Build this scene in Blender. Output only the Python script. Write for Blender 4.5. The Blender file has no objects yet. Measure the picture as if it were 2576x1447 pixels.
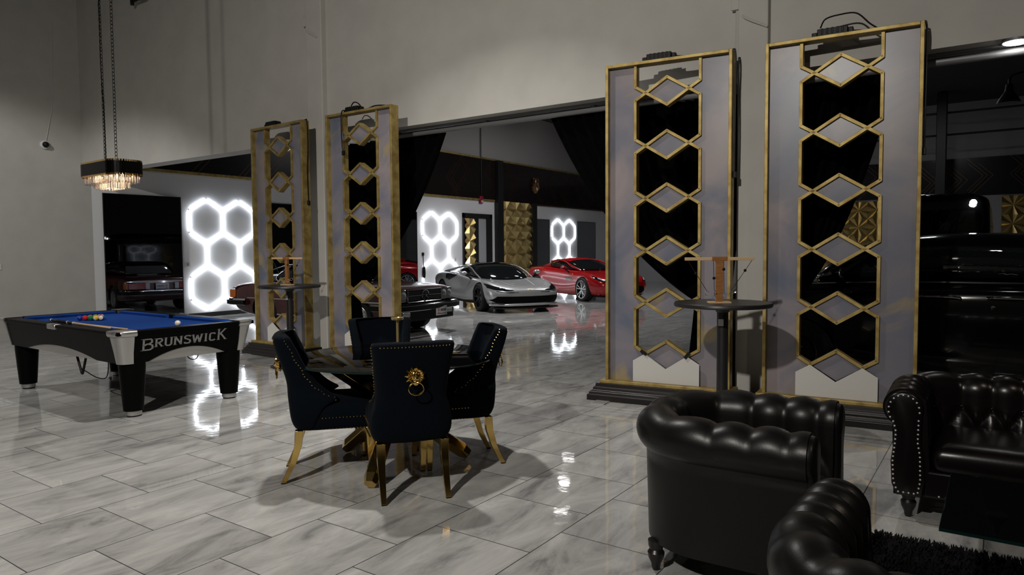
import bpy, bmesh, math, random
from math import sin, cos, pi, radians, sqrt, hypot
from mathutils import Vector, Matrix, Euler
from mathutils.bvhtree import BVHTree
random.seed(11)
SC = bpy.context.scene
COL = SC.collection
V = Vector

# ------------------------------------------------------------------ materials
def mat(name, col, rough=.5, metal=0., spec=.5, coat=0., sheen=0., trans=0., ior=1.5, emit=None, es=0., noise=None, bump=None, coat_rough=.03):
    """principled material; noise=(col2, scale, detail[, (sx,sy,sz)[, lo, hi]]); bump=(scale, strength, distance)"""
    m = bpy.data.materials.new(name); m.use_nodes = True
    nt = m.node_tree; b = nt.nodes['Principled BSDF']
    def s(k, v):
        if k in b.inputs: b.inputs[k].default_value = v
    c = (*col, 1)
    s('Base Color', c); s('Roughness', rough); s('Metallic', metal); s('Specular IOR Level', spec)
    s('Coat Weight', coat); s('Coat Roughness', coat_rough); s('Sheen Weight', sheen); s('Transmission Weight', trans); s('IOR', ior)
    if emit: s('Emission Color', (*emit, 1)); s('Emission Strength', es)
    tc = nt.nodes.new('ShaderNodeTexCoord')
    if noise:
        n = nt.nodes.new('ShaderNodeTexNoise'); n.inputs['Scale'].default_value = noise[1]; n.inputs['Detail'].default_value = noise[2]
        src = tc.outputs['Object']
        if len(noise) > 3:
            mp = nt.nodes.new('ShaderNodeMapping'); mp.inputs['Scale'].default_value = noise[3]
            nt.links.new(src, mp.inputs['Vector']); src = mp.outputs['Vector']
        nt.links.new(src, n.inputs['Vector'])
        r = nt.nodes.new('ShaderNodeValToRGB')
        lo, hi = (noise[4], noise[5]) if len(noise) > 5 else (.35, .65)
        r.color_ramp.elements[0].position = lo; r.color_ramp.elements[1].position = hi
        r.color_ramp.elements[0].color = c; r.color_ramp.elements[1].color = (*noise[0], 1)
        nt.links.new(n.outputs['Fac'], r.inputs['Fac']); nt.links.new(r.outputs['Color'], b.inputs['Base Color'])
    if bump:
        n = nt.nodes.new('ShaderNodeTexNoise'); n.inputs['Scale'].default_value = bump[0]; n.inputs['Detail'].default_value = 4
        nt.links.new(tc.outputs['Object'], n.inputs['Vector'])
        bp = nt.nodes.new('ShaderNodeBump'); bp.inputs['Strength'].default_value = bump[1]; bp.inputs['Distance'].default_value = bump[2]
        nt.links.new(n.outputs['Fac'], bp.inputs['Height']); nt.links.new(bp.outputs['Normal'], b.inputs['Normal'])
    return m

def floor_material():
    m = mat('polished_marble_tile', (.4, .4, .4), rough=.05)
    nt = m.node_tree; b = nt.nodes['Principled BSDF']; N = nt.nodes.new; L = nt.links.new
    geo = N('ShaderNodeNewGeometry'); sep = N('ShaderNodeSeparateXYZ'); L(geo.outputs['Position'], sep.inputs[0])
    def add(sock, k):
        a = N('ShaderNodeMath'); a.operation = 'ADD'; L(sock, a.inputs[0]); a.inputs[1].default_value = k; return a.outputs[0]
    cb = N('ShaderNodeCombineXYZ'); L(add(sep.outputs['Y'], -1.638 + .301), cb.inputs['X']); L(add(sep.outputs['X'], 3.734), cb.inputs['Y'])
    br = N('ShaderNodeTexBrick'); L(cb.outputs[0], br.inputs['Vector'])
    for k, v in (('Scale', 1.), ('Mortar Size', .0028), ('Mortar Smooth', .0), ('Brick Width', .602), ('Row Height', .616), ('Bias', 0.)):
        br.inputs[k].default_value = v
    br.inputs['Color1'].default_value = (0, 0, 0, 1); br.inputs['Color2'].default_value = (1, 1, 1, 1); br.inputs['Mortar'].default_value = (.5, .5, .5, 1)
    br.offset = .5
    # each tile gets its own slice of the veining
    sh = N('ShaderNodeVectorMath'); sh.operation = 'SCALE'; sh.inputs['Scale'].default_value = 37.; L(br.outputs['Color'], sh.inputs[0])
    ad = N('ShaderNodeVectorMath'); ad.operation = 'ADD'; L(geo.outputs['Position'], ad.inputs[0]); L(sh.outputs[0], ad.inputs[1])
    mp = N('ShaderNodeMapping'); mp.inputs['Scale'].default_value = (4.2, 1.25, 1); mp.inputs['Rotation'].default_value = (0, 0, .22); L(ad.outputs[0], mp.inputs['Vector'])
    n1 = N('ShaderNodeTexNoise'); n1.inputs['Scale'].default_value = 1.15; n1.inputs['Detail'].default_value = 9; n1.inputs['Roughness'].default_value = .66; n1.inputs['Distortion'].default_value = .7
    L(mp.outputs[0], n1.inputs['Vector'])
    r = N('ShaderNodeValToRGB'); L(n1.outputs['Fac'], r.inputs['Fac'])
    e = r.color_ramp.elements
    e[0].position = .30; e[0].color = (.17, .17, .17, 1); e[1].position = .72; e[1].color = (.56, .555, .54, 1)
    k = e.new(.43); k.color = (.34, .337, .33, 1); k = e.new(.56); k.color = (.44, .437, .425, 1)
    mx = N('ShaderNodeMix'); mx.data_type = 'RGBA'; L(br.outputs['Fac'], mx.inputs['Factor']); L(r.outputs['Color'], mx.inputs[6]); mx.inputs[7].default_value = (.05, .05, .05, 1)
    L(mx.outputs[2], b.inputs['Base Color'])
    n2 = N('ShaderNodeTexNoise'); n2.inputs['Scale'].default_value = 5.; n2.inputs['Detail'].default_value = 3; L(geo.outputs['Position'], n2.inputs['Vector'])
    # small height step at joints and a faint waviness of the polish
    ml = N('ShaderNodeMath'); ml.operation = 'MULTIPLY'; L(br.outputs['Fac'], ml.inputs[0]); ml.inputs[1].default_value = -1.2
    sm = N('ShaderNodeMath'); sm.operation = 'ADD'; L(n2.outputs['Fac'], sm.inputs[0]); L(ml.outputs[0], sm.inputs[1])
    bp = N('ShaderNodeBump'); bp.inputs['Strength'].default_value = .55; bp.inputs['Distance'].default_value = .0022; L(sm.outputs[0], bp.inputs['Height'])
    L(bp.outputs['Normal'], b.inputs['Normal'])
    b.inputs['Specular IOR Level'].default_value = .55; b.inputs['Coat Weight'].default_value = .12; b.inputs['Coat Roughness'].default_value = .02
    return m

def marble_board_material():
    m = mat('lilac_marble_print', (.3, .28, .36), rough=.33)
    nt = m.node_tree; b = nt.nodes['Principled BSDF']; N = nt.nodes.new; L = nt.links.new
    geo = N('ShaderNodeNewGeometry')
    mp = N('ShaderNodeMapping'); mp.inputs['Scale'].default_value = (1., 1., 1.); mp.inputs['Rotation'].default_value = (0, .6, 0); L(geo.outputs['Position'], mp.inputs['Vector'])
    n1 = N('ShaderNodeTexNoise'); n1.inputs['Scale'].default_value = 1.25; n1.inputs['Detail'].default_value = 8; n1.inputs['Distortion'].default_value = 1.2; L(mp.outputs[0], n1.inputs['Vector'])
    r = N('ShaderNodeValToRGB'); L(n1.outputs['Fac'], r.inputs['Fac']); e = r.color_ramp.elements
    e[0].position = .34; e[0].color = (.115, .132, .182, 1); e[1].position = .68; e[1].color = (.275, .235, .24, 1)
    k = e.new(.5); k.color = (.18, .172, .205, 1)
    n2 = N('ShaderNodeTexNoise'); n2.inputs['Scale'].default_value = .9; n2.inputs['Detail'].default_value = 7; n2.inputs['Distortion'].default_value = 2.; L(geo.outputs['Position'], n2.inputs['Vector'])
    r2 = N('ShaderNodeValToRGB'); L(n2.outputs['Fac'], r2.inputs['Fac']); r2.color_ramp.elements[0].position = .60; r2.color_ramp.elements[1].position = .70
    mx = N('ShaderNodeMix'); mx.data_type = 'RGBA'; L(r2.outputs['Color'], mx.inputs['Factor']); L(r.outputs['Color'], mx.inputs[6]); mx.inputs[7].default_value = (.30, .24, .14, 1)
    L(mx.outputs[2], b.inputs['Base Color'])
    return m

M = dict(
    floor=floor_material(),
    wall=mat('grey_painted_wall', (.50, .485, .45), .75, noise=((.465, .45, .42), 3, 4)),
    wall_hall=mat('white_painted_wall', (.76, .76, .77), .6),
    wall_upper=mat('grey_upper_wall', (.36, .35, .34), .8), wall_dark=mat('dark_grey_wall', (.05, .05, .052), .8),
    dark=mat('dark_ceiling', (.03, .03, .03), .9),
    mirror=mat('dark_mirror_glass', (.27, .28, .30), .015, 1.),
    black_gloss=mat('gloss_black_panel', (.012, .008, .008), .22, spec=.5, coat=.2), grille_black=mat('matt_black_grille', (.0015, .0015, .0015), .7, spec=.1), leaf_grey=mat('pale_grey_leaf', (.38, .39, .40), .4),
    black_paint=mat('satin_black_paint', (.012, .012, .013), .42),
    black_plastic=mat('black_plastic', (.005, .005, .0055), .5, spec=.25),
    gold_leaf=mat('gold_leaf', (.45, .34, .125), .50, .55, noise=((.26, .175, .05), 9, 6), bump=(30, .25, .003)),
    gold=mat('polished_gold', (.72, .49, .16), .13, 1.),
    gold_satin=mat('satin_gold', (.80, .60, .25), .30, .9),
    marble=marble_board_material(),
    white_board=mat('white_board', (.56, .545, .515), .5),
    drape=mat('black_drape', (.0018, .0018, .002), .95, spec=.03),
    velvet=mat('midnight_velvet', (.0012, .0026, .0050), .9, sheen=.012, spec=.06),
    leather=mat('black_leather', (.0042, .0038, .0038), .36, spec=.32, bump=(160, .12, .002)),
    leather_brown=mat('dark_oxblood_leather', (.0045, .0032, .0032), .27, spec=.38, bump=(160, .12, .002)),
    wood_dark=mat('ebonised_wood', (.008, .006, .006), .35),
    glass=mat('clear_glass', (.92, .96, .95), .01, trans=1., ior=1.45),
    glass_edge=mat('green_glass_edge', (.004, .018, .016), .06, spec=.5),
    glass_black=mat('black_tinted_glass', (.002, .0024, .003), .02, spec=.45),
    felt=mat('blue_felt', (.004, .035, .19), .95, spec=.15, noise=((.004, .045, .23), 60, 3)),
    pool_black=mat('black_laminate', (.0022, .0022, .0022), .38, spec=.05),
    alu=mat('brushed_aluminium', (.50, .49, .48), .34, .9),
    alu_grey=mat('grey_panel', (.30, .29, .28), .5),
    wood=mat('varnished_wood', (.34, .15, .05), .4, noise=((.24, .10, .03), 14, 4, (1, 1, 8))),
    wood_pale=mat('pale_maple', (.58, .40, .22), .4),
    silver=mat('silver_car_paint', (.53, .535, .545), .27, .55, coat=.8),
    red=mat('red_car_paint', (.36, .004, .007), .22, .1, spec=.4, coat=.5),
    maroon=mat('maroon_car_paint', (.055, .005, .008), .22, .2, coat=.8),
    black_car=mat('black_car_paint', (.002, .002, .0023), .10, spec=.4, coat=.25),
    tint=mat('dark_car_glass', (.006, .007, .008), .03, spec=.7),
    tint_grey=mat('grey_car_glass', (.07, .072, .075), .05, spec=.8),
    chrome=mat('chrome', (.72, .72, .74), .07, 1.),
    tyre=mat('tyre_rubber', (.008, .008, .008), .8),
    rim_dark=mat('dark_alloy', (.045, .04, .038), .3, .8),
    rim_silver=mat('silver_alloy', (.62, .62, .62), .25, .9),
    lamp_glass=mat('lamp_glass', (.55, .56, .58), .08, spec=.8),
    tail_red=mat('red_lamp', (.30, .006, .006), .2, spec=.6),
    amber=mat('amber_lamp', (.45, .12, .01), .25),
    white=mat('white_plastic', (.62, .61, .59), .5),
    alarm_red=mat('red_plastic', (.28, .01, .03), .45),
    plate=mat('white_plate', (.62, .62, .63), .5),
    ink=mat('dark_ink', (.05, .05, .07), .6),
    ink_red=mat('red_ink', (.45, .05, .06), .6),
    yellow=mat('yellow_enamel', (.65, .42, .03), .3),
    letter=mat('grey_lettering', (.20, .20, .195), .45),
    led=mat('led_tube', (.9, .9, .9), .4, emit=(.86, .92, 1.), es=14.),
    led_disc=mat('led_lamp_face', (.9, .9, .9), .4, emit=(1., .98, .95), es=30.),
    bulb=mat('warm_bulb', (.9, .8, .6), .4, emit=(1., .62, .34), es=28.),
    crystal=mat('crystal', (.95, .92, .9), .06, trans=.85, ior=1.5),
    fur=mat('black_fur', (.006, .005, .006), .9, spec=.15),
    band_black=mat('black_enamel', (.0015, .0013, .0013), .30, spec=.12),
    bronze=mat('dark_bronze', (.20, .12, .06), .35, .9),
    steel=mat('dull_steel', (.35, .345, .335), .5, .5),
    rod=mat('grey_metal_rod', (.20, .20, .205), .5, .4),
)

def thin_glass(m):
    """a clear sheet: light passes straight through, the surface mirrors by angle"""
    nt = m.node_tree; out = [n for n in nt.nodes if n.type == 'OUTPUT_MATERIAL'][0]; N = nt.nodes.new
    tr = N('ShaderNodeBsdfTransparent'); tr.inputs['Color'].default_value = (.90, .93, .92, 1)
    gl = N('ShaderNodeBsdfGlossy'); gl.inputs['Roughness'].default_value = .01
    fr = N('ShaderNodeFresnel'); fr.inputs['IOR'].default_value = 1.5
    mx = N('ShaderNodeMixShader'); nt.links.new(fr.outputs[0], mx.inputs[0]); nt.links.new(tr.outputs[0], mx.inputs[1]); nt.links.new(gl.outputs[0], mx.inputs[2])
    nt.links.new(mx.outputs[0], out.inputs['Surface'])
thin_glass(M['glass'])

# ------------------------------------------------------------------ mesh builder
class MB:
    def __init__(s): s.v = []; s.f = []
    def add(s, vs, fs):
        o = len(s.v); s.v += [V(p) for p in vs]; s.f += [tuple(i + o for i in f) for f in fs]; return s
    def box(s, x0, x1, y0, y1, z0, z1, m=None):
        vs = [V((x, y, z)) for z in (z0, z1) for y in (y0, y1) for x in (x0, x1)]
        if m: vs = [m @ p for p in vs]
        return s.add(vs, [(0, 2, 3, 1), (4, 5, 7, 6), (0, 1, 5, 4), (2, 6, 7, 3), (0, 4, 6, 2), (1, 3, 7, 5)])
    def bar(s, a, b, w, d, up=(0, 1, 0)):
        """rectangular bar from a to b: width w across, depth d along 'up'"""
        a, b, up = V(a), V(b), V(up); t = (b - a).normalized(); u = (up - t * up.dot(t)).normalized(); n = t.cross(u)
        vs = [p + n * (sx * w / 2) + u * (sy * d / 2) for p in (a, b) for sx, sy in ((-1, -1), (1, -1), (1, 1), (-1, 1))]
        return s.add(vs, [(3, 2, 1, 0), (4, 5, 6, 7)] + [(i, (i + 1) % 4, 4 + (i + 1) % 4, 4 + i) for i in range(4)])
    def prism(s, pts, off):
        n = len(pts); off = V(off); a = [V(p) for p in pts]; b = [p + off for p in a]
        return s.add(a + b, [tuple(range(n - 1, -1, -1)), tuple(range(n, 2 * n))] + [(i, (i + 1) % n, n + (i + 1) % n, n + i) for i in range(n)])
    def loft(s, secs, closed=True, caps=True):
        n = len(secs[0]); vs = [p for q in secs for p in q]; fs = []
        for i in range(len(secs) - 1):
            for j in range(n if closed else n - 1):
                k = (j + 1) % n; fs.append((i * n + j, i * n + k, (i + 1) * n + k, (i + 1) * n + j))
        if caps and closed:
            fs.append(tuple(range(n - 1, -1, -1))); fs.append(tuple((len(secs) - 1) * n + j for j in range(n)))
        return s.add(vs, fs)
    def tube(s, path, r, n=8, closed=False, caps=True):
        P = [V(p) for p in path]; m = len(P); secs = []; u = None
        for i, p in enumerate(P):
            if closed: t = P[(i + 1) % m] - P[i - 1]
            else: t = P[min(i + 1, m - 1)] - P[max(i - 1, 0)]
            t.normalize()
            if u is None:
                u = t.orthogonal().normalized()
            else:
                u = (u - t * u.dot(t)); u = u.normalized() if u.length > 1e-6 else t.orthogonal().normalized()
            w = t.cross(u); rr = r[i] if isinstance(r, (list, tuple)) else r
            secs.append([p + (u * cos(2 * pi * k / n) + w * sin(2 * pi * k / n)) * rr for k in range(n)])
        if closed: secs.append(secs[0])
        return s.loft(secs, True, caps and not closed)
    def lathe(s, prof, n=24, m=None, a0=0):
        secs = [[V((r * cos(a0 + 2 * pi * k / n), r * sin(a0 + 2 * pi * k / n), z)) for k in range(n)] for r, z in prof]
        if m: secs = [[m @ p for p in q] for q in secs]
        return s.loft(secs)
    def ball(s, c, r, nu=14, nv=8, sc=(1, 1, 1), m=None):
        prof = [(max(sin(pi * i / nv), 1e-4) * r, -cos(pi * i / nv) * r) for i in range(nv + 1)]
        mm = Matrix.Translation(c) @ (m or Matrix.Identity(4)) @ Matrix.Diagonal((*sc, 1))
        return s.lathe(prof, nu, mm)
    def torus(s, c, R, r, m=None, n=28, k=8):
        mm = Matrix.Translation(c) @ (m or Matrix.Identity(4))
        return s.tube([mm @ V((R * cos(2 * pi * i / n), R * sin(2 * pi * i / n), 0)) for i in range(n)], r, k, True)
    def build(s, name, mt, parent=None, smooth=35, bevel=0, sub=0, segs=2, solid=0):
        me = bpy.data.meshes.new(name); me.from_pydata([tuple(p) for p in s.v], [], s.f)
        bm = bmesh.new(); bm.from_mesh(me); bmesh.ops.recalc_face_normals(bm, faces=bm.faces); bm.to_mesh(me); bm.free()
        return link(name, me, mt, parent, smooth, bevel, sub, segs, solid)

def link(name, me, mt, parent=None, smooth=35, bevel=0, sub=0, segs=2, solid=0):
    if mt is not None:
        me.materials.clear(); me.materials.append(M[mt] if isinstance(mt, str) else mt)
    if smooth:
        for p in me.polygons: p.use_smooth = True
        if smooth < 180 and not sub: me.set_sharp_from_angle(angle=radians(smooth))
    o = bpy.data.objects.new(name, me); COL.objects.link(o)
    if parent: o.parent = parent
    if solid:
        md = o.modifiers.new('thickness', 'SOLIDIFY'); md.thickness = solid; md.offset = -1
    if bevel:
        md = o.modifiers.new('bevel', 'BEVEL'); md.width = bevel; md.segments = segs; md.limit_method = 'ANGLE'; md.angle_limit = radians(40)
    if sub:
        md = o.modifiers.new('sub', 'SUBSURF'); md.levels = sub; md.render_levels = sub
    return o

class Pair(list):
    def build(s, *a, **k): return [m.build(*a, **k) for m in s]
def tag(o, label, cat, group=None, kind=None):
    o['label'] = label; o['category'] = cat
    if group: o['group'] = group
    if kind: o['kind'] = kind
    return o
def thing(name, label, cat, loc=(0, 0, 0), rz=0, group=None):
    o = bpy.data.objects.new(name, None); o.empty_display_size = .1; COL.objects.link(o)
    o.location = loc; o.rotation_euler = (0, 0, rz)
    return tag(o, label, cat, group)
def struct(o):
    o['kind'] = 'structure'; return o
KIDS = {}
def dup(root, loc, rz, label=None, name=None):
    r = root.copy(); COL.objects.link(r); r.location = loc; r.rotation_euler = (0, 0, rz)
    if label: r['label'] = label
    if root not in KIDS: KIDS[root] = [(c, list(c.children)) for c in root.children]
    for ch, gs in KIDS[root]:
        c = ch.copy(); COL.objects.link(c); c.parent = r
        for g in gs:
            d = g.copy(); COL.objects.link(d); d.parent = c
    return r
def lerp(a, b, t): return a + (b - a) * t
def bez(p0, p1, p2, n):
    p0, p1, p2 = V(p0), V(p1), V(p2)
    return [p0 * (1 - t) ** 2 + p1 * 2 * t * (1 - t) + p2 * t * t for t in [i / n for i in range(n + 1)]]
def smooth_path(pts, n=6):
    """Catmull-Rom through pts"""
    P = [V(p) for p in pts]; P = [P[0] * 2 - P[1]] + P + [P[-1] * 2 - P[-2]]; out = []
    for i in range(1, len(P) - 2):
        a, b, c, d = P[i - 1:i + 3]
        for k in range(n):
            t = k / n
            out.append(.5 * ((2 * b) + (c - a) * t + (2 * a - 5 * b + 4 * c - d) * t * t + (3 * b - a - 3 * c + d) * t ** 3))
    out.append(P[-2]); return out
def evaluated(o):
    dg = bpy.context.evaluated_depsgraph_get(); dg.update()
    return bpy.data.meshes.new_from_object(o.evaluated_get(dg), depsgraph=dg)
def surface(o):
    me = evaluated(o); bm = bmesh.new(); bm.from_mesh(me); t = BVHTree.FromBMesh(bm); bm.free(); bpy.data.meshes.remove(me); return t
# ------------------------------------------------------------------ the setting
XL, YH, YF, XR = -15.361, 6.8, 30.5, 6.0
struct(MB().box(XL - .3, XR, -6, YF + .3, -.2, 0).build('floor', 'floor', smooth=0))
struct(MB().box(XL - .3, XR, -6, YH + .15, 7.4, 7.6).build('ceiling', 'dark', smooth=0))
struct(MB().box(XL - .3, XR, YH + .15, YF + .3, 6.75, 7.0).build('ceiling_hall', 'dark', smooth=0))
struct(MB().box(XL - .25, XL, -6, YH + .15, 0, 7.5).build('wall_left', 'wall', smooth=0))
w = MB(); w.box(XL - .25, XL, YH + .15, YF, 0, 3.4)
struct(w.build('wall_hall_left', 'wall_hall', smooth=0))
struct(MB().box(XL - .25, XL, YH + .15, YF, 3.4, 6.9).build('wall_hall_left_upper', 'wall_upper', smooth=0))
# the dividing wall: a deep header over two wide openings
struct(MB().box(XL, XR, YH, YH + .3, 3.13, 7.5).build('wall_divider', 'wall', smooth=0))
struct(MB().box(4.6, XR, YH, YH + .3, 0, 3.13).build('wall_divider_right', 'wall', smooth=0))
for x0, x1 in ((-8.257, -7.925), (-2.075, -1.80)):
    c = MB().box(x0, x1, YH - .09, YH + .3, 0, 7.4)
    struct(c.build('wall_column', 'wall', smooth=0, bevel=.012))
struct(MB().box(XL, XR, YF, YF + .2, 0, 3.3).build('wall_far', 'wall_upper', smooth=0))
struct(MB().box(XL, XR, YF, YF + .2, 3.3, 6.9).build('wall_far_upper', 'wall_upper', smooth=0))
struct(MB().box(XR, XR + .2, -6, YF, 0, 7.4).build('wall_right', 'wall_dark', smooth=0))
struct(MB().box(XL, XR, -6.2, -6, 0, 7.4).build('wall_front', 'wall', smooth=0))
struct(MB().box(XL, XL + .02, 8.78, 11.19, 0, .1).build('baseboard_left', 'black_paint', smooth=0, bevel=.004))
b = MB()
for y0, y1 in ((16.71, 18.98), (24.75, 27.05), (28.75, 30.3)): b.box(XL, XL + .02, y0, y1, 0, .1)
struct(b.build('baseboard_hall', 'black_paint', smooth=0))
# black frieze with gold borders and inlaid gold chevrons
struct(MB().box(XL, XL + .03, YH + .3, YF, 3.36, 4.80).build('trim_1', 'black_gloss', smooth=0))
struct(MB().box(XL, XL + .05, YH + .3, 20.9, 3.30, 3.365).build('trim_2', 'gold_leaf', smooth=0))
struct(MB().box(XL, XL + .05, 23.56, YF, 3.30, 3.345).build('trim_3', 'bronze', smooth=0))
struct(MB().box(XL, XL + .05, YH + .3, YF, 4.79, 4.85).build('trim_4', 'gold_leaf', smooth=0))
struct(MB().box(XL, XR, YF - .03, YF, 3.36, 4.72).build('trim_5', 'black_gloss', smooth=0))
def chevrons(y0, y1, seed):
    rnd = random.Random(seed); segs = []; zl, zh = 3.38, 4.78
    y = y0 + .3
    while y < y1 - 1.2:
        k = rnd.choice((0, 1, 2, 3)); zm = rnd.uniform(3.8, 4.4); d = rnd.choice((-1, 1))
        for off in ((0, .16) if k != 3 else (0, .13, .3)):
            yy = y + off
            # a chevron made of an upper and a lower stroke meeting at zm
            for ze in (zh, zl):
                L = abs(ze - zm) * rnd.choice((1, 1, .7))
                segs.append(((yy, zm), (yy + d * L * .95, zm + (L if ze > zm else -L))))
        y += rnd.uniform(.75, 1.25)
    out = []
    for (a, b_), (c, e) in segs:
        if min(a, c) > y0 and max(a, c) < y1: out.append(((a, b_), (c, e)))
    return out
g = MB()
for (a, b_), (c, e) in chevrons(YH + .6, 30.2, 5): g.bar((XL + .032, a, b_), (XL + .032, c, e), .010, .008, (1, 0, 0))
struct(g.build('trim_6', 'bronze', smooth=0))
g = MB()
for (a, b_), (c, e) in chevrons(XL + .5, 5, 9): g.bar((a, YF - .033, b_ - .03), (c, YF - .033, e - .06), .010, .008, (0, 1, 0))
struct(g.build('trim_7', 'bronze', smooth=0))

# dark mirror panes between the lit piers
panes = [(7.165, 8.78, 'dark mirror pane nearest the corner, reflecting the maroon car'),
         (11.193, 12.85, 'dark mirror pane behind the small round table, reflecting the silver car'),
         (15.05, 16.71, 'dark mirror pane left of the middle hexagon lights, reflecting the red car'),
         (23.56, 24.74, 'dark pane between the gold faceted panel and the far hexagon lights'),
         (27.09, 28.75, 'dark pane right of the far hexagon lights')]
for a, b_, lab in panes:
    t = thing('mirror_pane', lab, 'mirror', (XL + (.056 if a < 8 else 0), (a + b_) / 2, 0), radians(-3.7) if a < 8 else 0, 'dark mirror panes along the left wall of the hall')
    h = (b_ - a) / 2
    MB().box(.0, .012, -h, h, 0.02, 2.75).build('glass_pane', 'mirror', t, smooth=0)
    e = MB(); e.box(0, .02, -h - .012, -h, 0, 2.76); e.box(0, .02, h, h + .012, 0, 2.76); e.box(0, .02, -h - .012, h + .012, 2.75, 2.765)
    e.build('edge_strip', 'black_paint', t, smooth=0)
# black framed mirrored door next to the gold panel
t = thing('door_1', 'black framed mirrored glass door between hexagon lights and black column', 'door', (XL, 19.87, 0)); t['kind'] = 'structure'
f = MB(); f.box(0, .06, -.84, -.76, 0, 2.82); f.box(0, .06, .72, .84, 0, 2.82); f.box(0, .06, -.84, .84, 2.66, 2.82)
f.build('door_frame', 'black_paint', t, smooth=0)
MB().box(0, .03, .02, .72, 0, 2.66).build('door_leaf', 'leaf_grey', t, smooth=0)
MB().box(0, .06, -.22, .02, 0, 2.66).build('door_stile', 'black_paint', t, smooth=0); MB().box(.03, .06, .50, .72, 0, 2.66).build('door_stile', 'black_paint', t, smooth=0)
# black columns flanking the gold faceted panel
for y0, y1, z1 in ((20.93, 21.27, 4.8), (23.25, 23.56, 3.36)):
    struct(MB().box(XL, XL + .18, y0, y1, 0, z1).build('trim_8', 'black_paint', smooth=0))

def faceted(name, label, w, h, nx, nz, loc, rz, star):
    """raised gold facets: w along local x, facing local -y"""
    t = thing(name, label, 'wall panel', loc, rz, 'gold faceted wall panels')
    m = MB(); cw, ch = w / nx, h / nz
    for i in range(nx):
        for j in range(nz):
            cx = -w / 2 + (i + .5) * cw; cz = (j + .5) * ch
            if star:
                c = (cx, -.03, cz); ring = []
                K = 16
                for k in range(K):
                    a = 2 * pi * k / K; ca, sa = cos(a), sin(a); q = max(abs(ca), abs(sa))
                    ring.append((cx + ca / q * cw / 2, -.10 if k % 2 else -.005, cz + sa / q * ch / 2))
                m.add([c] + ring, [(0, k + 1, (k + 1) % K + 1) for k in range(K)])
            else:
                lo, hi = cz - ch / 2, cz + ch / 2; l, r = cx - cw / 2, cx + cw / 2
                A, B, Cc, D = (l, 0, lo), (r, 0, lo), (r, 0, hi), (l, 0, hi)
                ap = (cx, -.13, hi - .04 * ch); mid = (cx, -.02, lo); q1 = (cx - cw * .27, -.10, lo + ch * .12); q2 = (cx + cw * .27, -.10, lo + ch * .12)
                m.add([A, B, Cc, D, ap, mid, q1, q2], [(0, 6, 4), (0, 4, 3), (3, 4, 2), (1, 2, 4), (1, 4, 7), (5, 4, 6), (5, 7, 4), (0, 5, 6), (5, 1, 7)])
    m.build('facets', 'gold_satin', t, smooth=0)
    MB().box(-w / 2, w / 2, 0, .02, 0, h).build('backing', 'black_paint', t, smooth=0)
    return t
faceted('faceted_panel', 'gold panel of pointed facets between two black columns', 1.98, 3.34, 3, 6, (XL + .03, 22.26, 0), pi / 2, True)
faceted('faceted_panel', 'narrow gold faceted strip inside the black door frame', .52, 2.64, 1, 5, (XL + .03, 19.38, 0), pi / 2, True)
faceted('faceted_panel', 'gold starburst wall panel seen through the rightmost screen', 2.6, 3.3, 4, 5, (-4.95, YF - .04, 0), 0, True)
faceted('faceted_panel', 'gold starburst wall panel at the right edge above the black sedan', 2.0, 3.3, 3, 5, (.98, YF - .04, 0), 0, True)

# hexagon light clusters
def hexcluster(label, y0, sp, loc_z, R, parent_n='hexagon_wall_light'):
    t = thing(parent_n, label, 'wall light', (XL, y0, 0), 0, 'hexagon light clusters on the hall wall')
    hw = sp / 2; edges = set()
    for cy, cz in ((-hw, loc_z), (hw, loc_z), (0, loc_z - 1.5 * R), (-hw, loc_z - 3 * R), (hw, loc_z - 3 * R)):
        P = [(cy, cz + R), (cy + hw, cz + R / 2), (cy + hw, cz - R / 2), (cy, cz - R), (cy - hw, cz - R / 2), (cy - hw, cz + R / 2)]
        P = [(round(a, 3), round(b_, 3)) for a, b_ in P]
        for k in range(6): edges.add(tuple(sorted((P[k], P[(k + 1) % 6]))))
    for (a, b_), (c, e) in sorted(edges):
        d = V((0, c - a, e - b_)); d.normalize()
        A = V((.035, a, b_)) + d * .02; B = V((.035, c, e)) - d * .02
        MB().bar(A, B, .022, .02, (1, 0, 0)).build('light_tube', 'led', t, smooth=0)
    for p in sorted({q for e in edges for q in e}): MB().box(.0, .03, p[0] - .015, p[0] + .015, p[1] - .015, p[1] + .015).build('connector', 'white', t, smooth=0)
    return t
hexcluster('glowing white hexagon lights on the pier beside the pool table', 9.905, .857, 2.243, .521)
hexcluster('glowing white hexagon lights behind the silver sports car', 17.87, .88, 2.27, .52)
hexcluster('smallest glowing hexagon lights, behind the red sports car', 25.92, .955, 2.29, .52)

# things on the walls
t = thing('lion_relief', 'bronze lion head relief on the black frieze', 'wall ornament', (XL + .04, 23.58, 4.19))
m = MB()
for k in range(26):
    a = 2 * pi * k / 26; r0 = .12; L = .30 if sin(a) < -.3 else .2
    tip = V((.02, cos(a) * L * .95, sin(a) * L * 1.3 - .05)); base = V((.05, cos(a) * r0, sin(a) * r0 * 1.3))
    m.tube([base, (base + tip) / 2 + V((.06, 0, 0)), tip], [.06, .05, .008], 6)
m.build('mane', 'bronze', t)
m = MB(); m.ball((.08, 0, 0), .16, 14, 10, (.6, .85, 1.3)); m.ball((.17, 0, -.07), .08, 10, 8, (.8, .9, 1)); m.ball((.16, 0, .03), .05, 10, 8, (.8, .6, 2.2))
m.ball((.05, .13, .15), .05); m.ball((.05, -.13, .15), .05)
m.build('face', 'bronze', t)
t = thing('fire_alarm', 'small red fire alarm strobe under the gold trim', 'alarm', (XL, 20.08, 3.33))
MB().box(0, .07, -.1, .1, -.13, .13).build('housing', 'alarm_red', t, bevel=.015)
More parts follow.
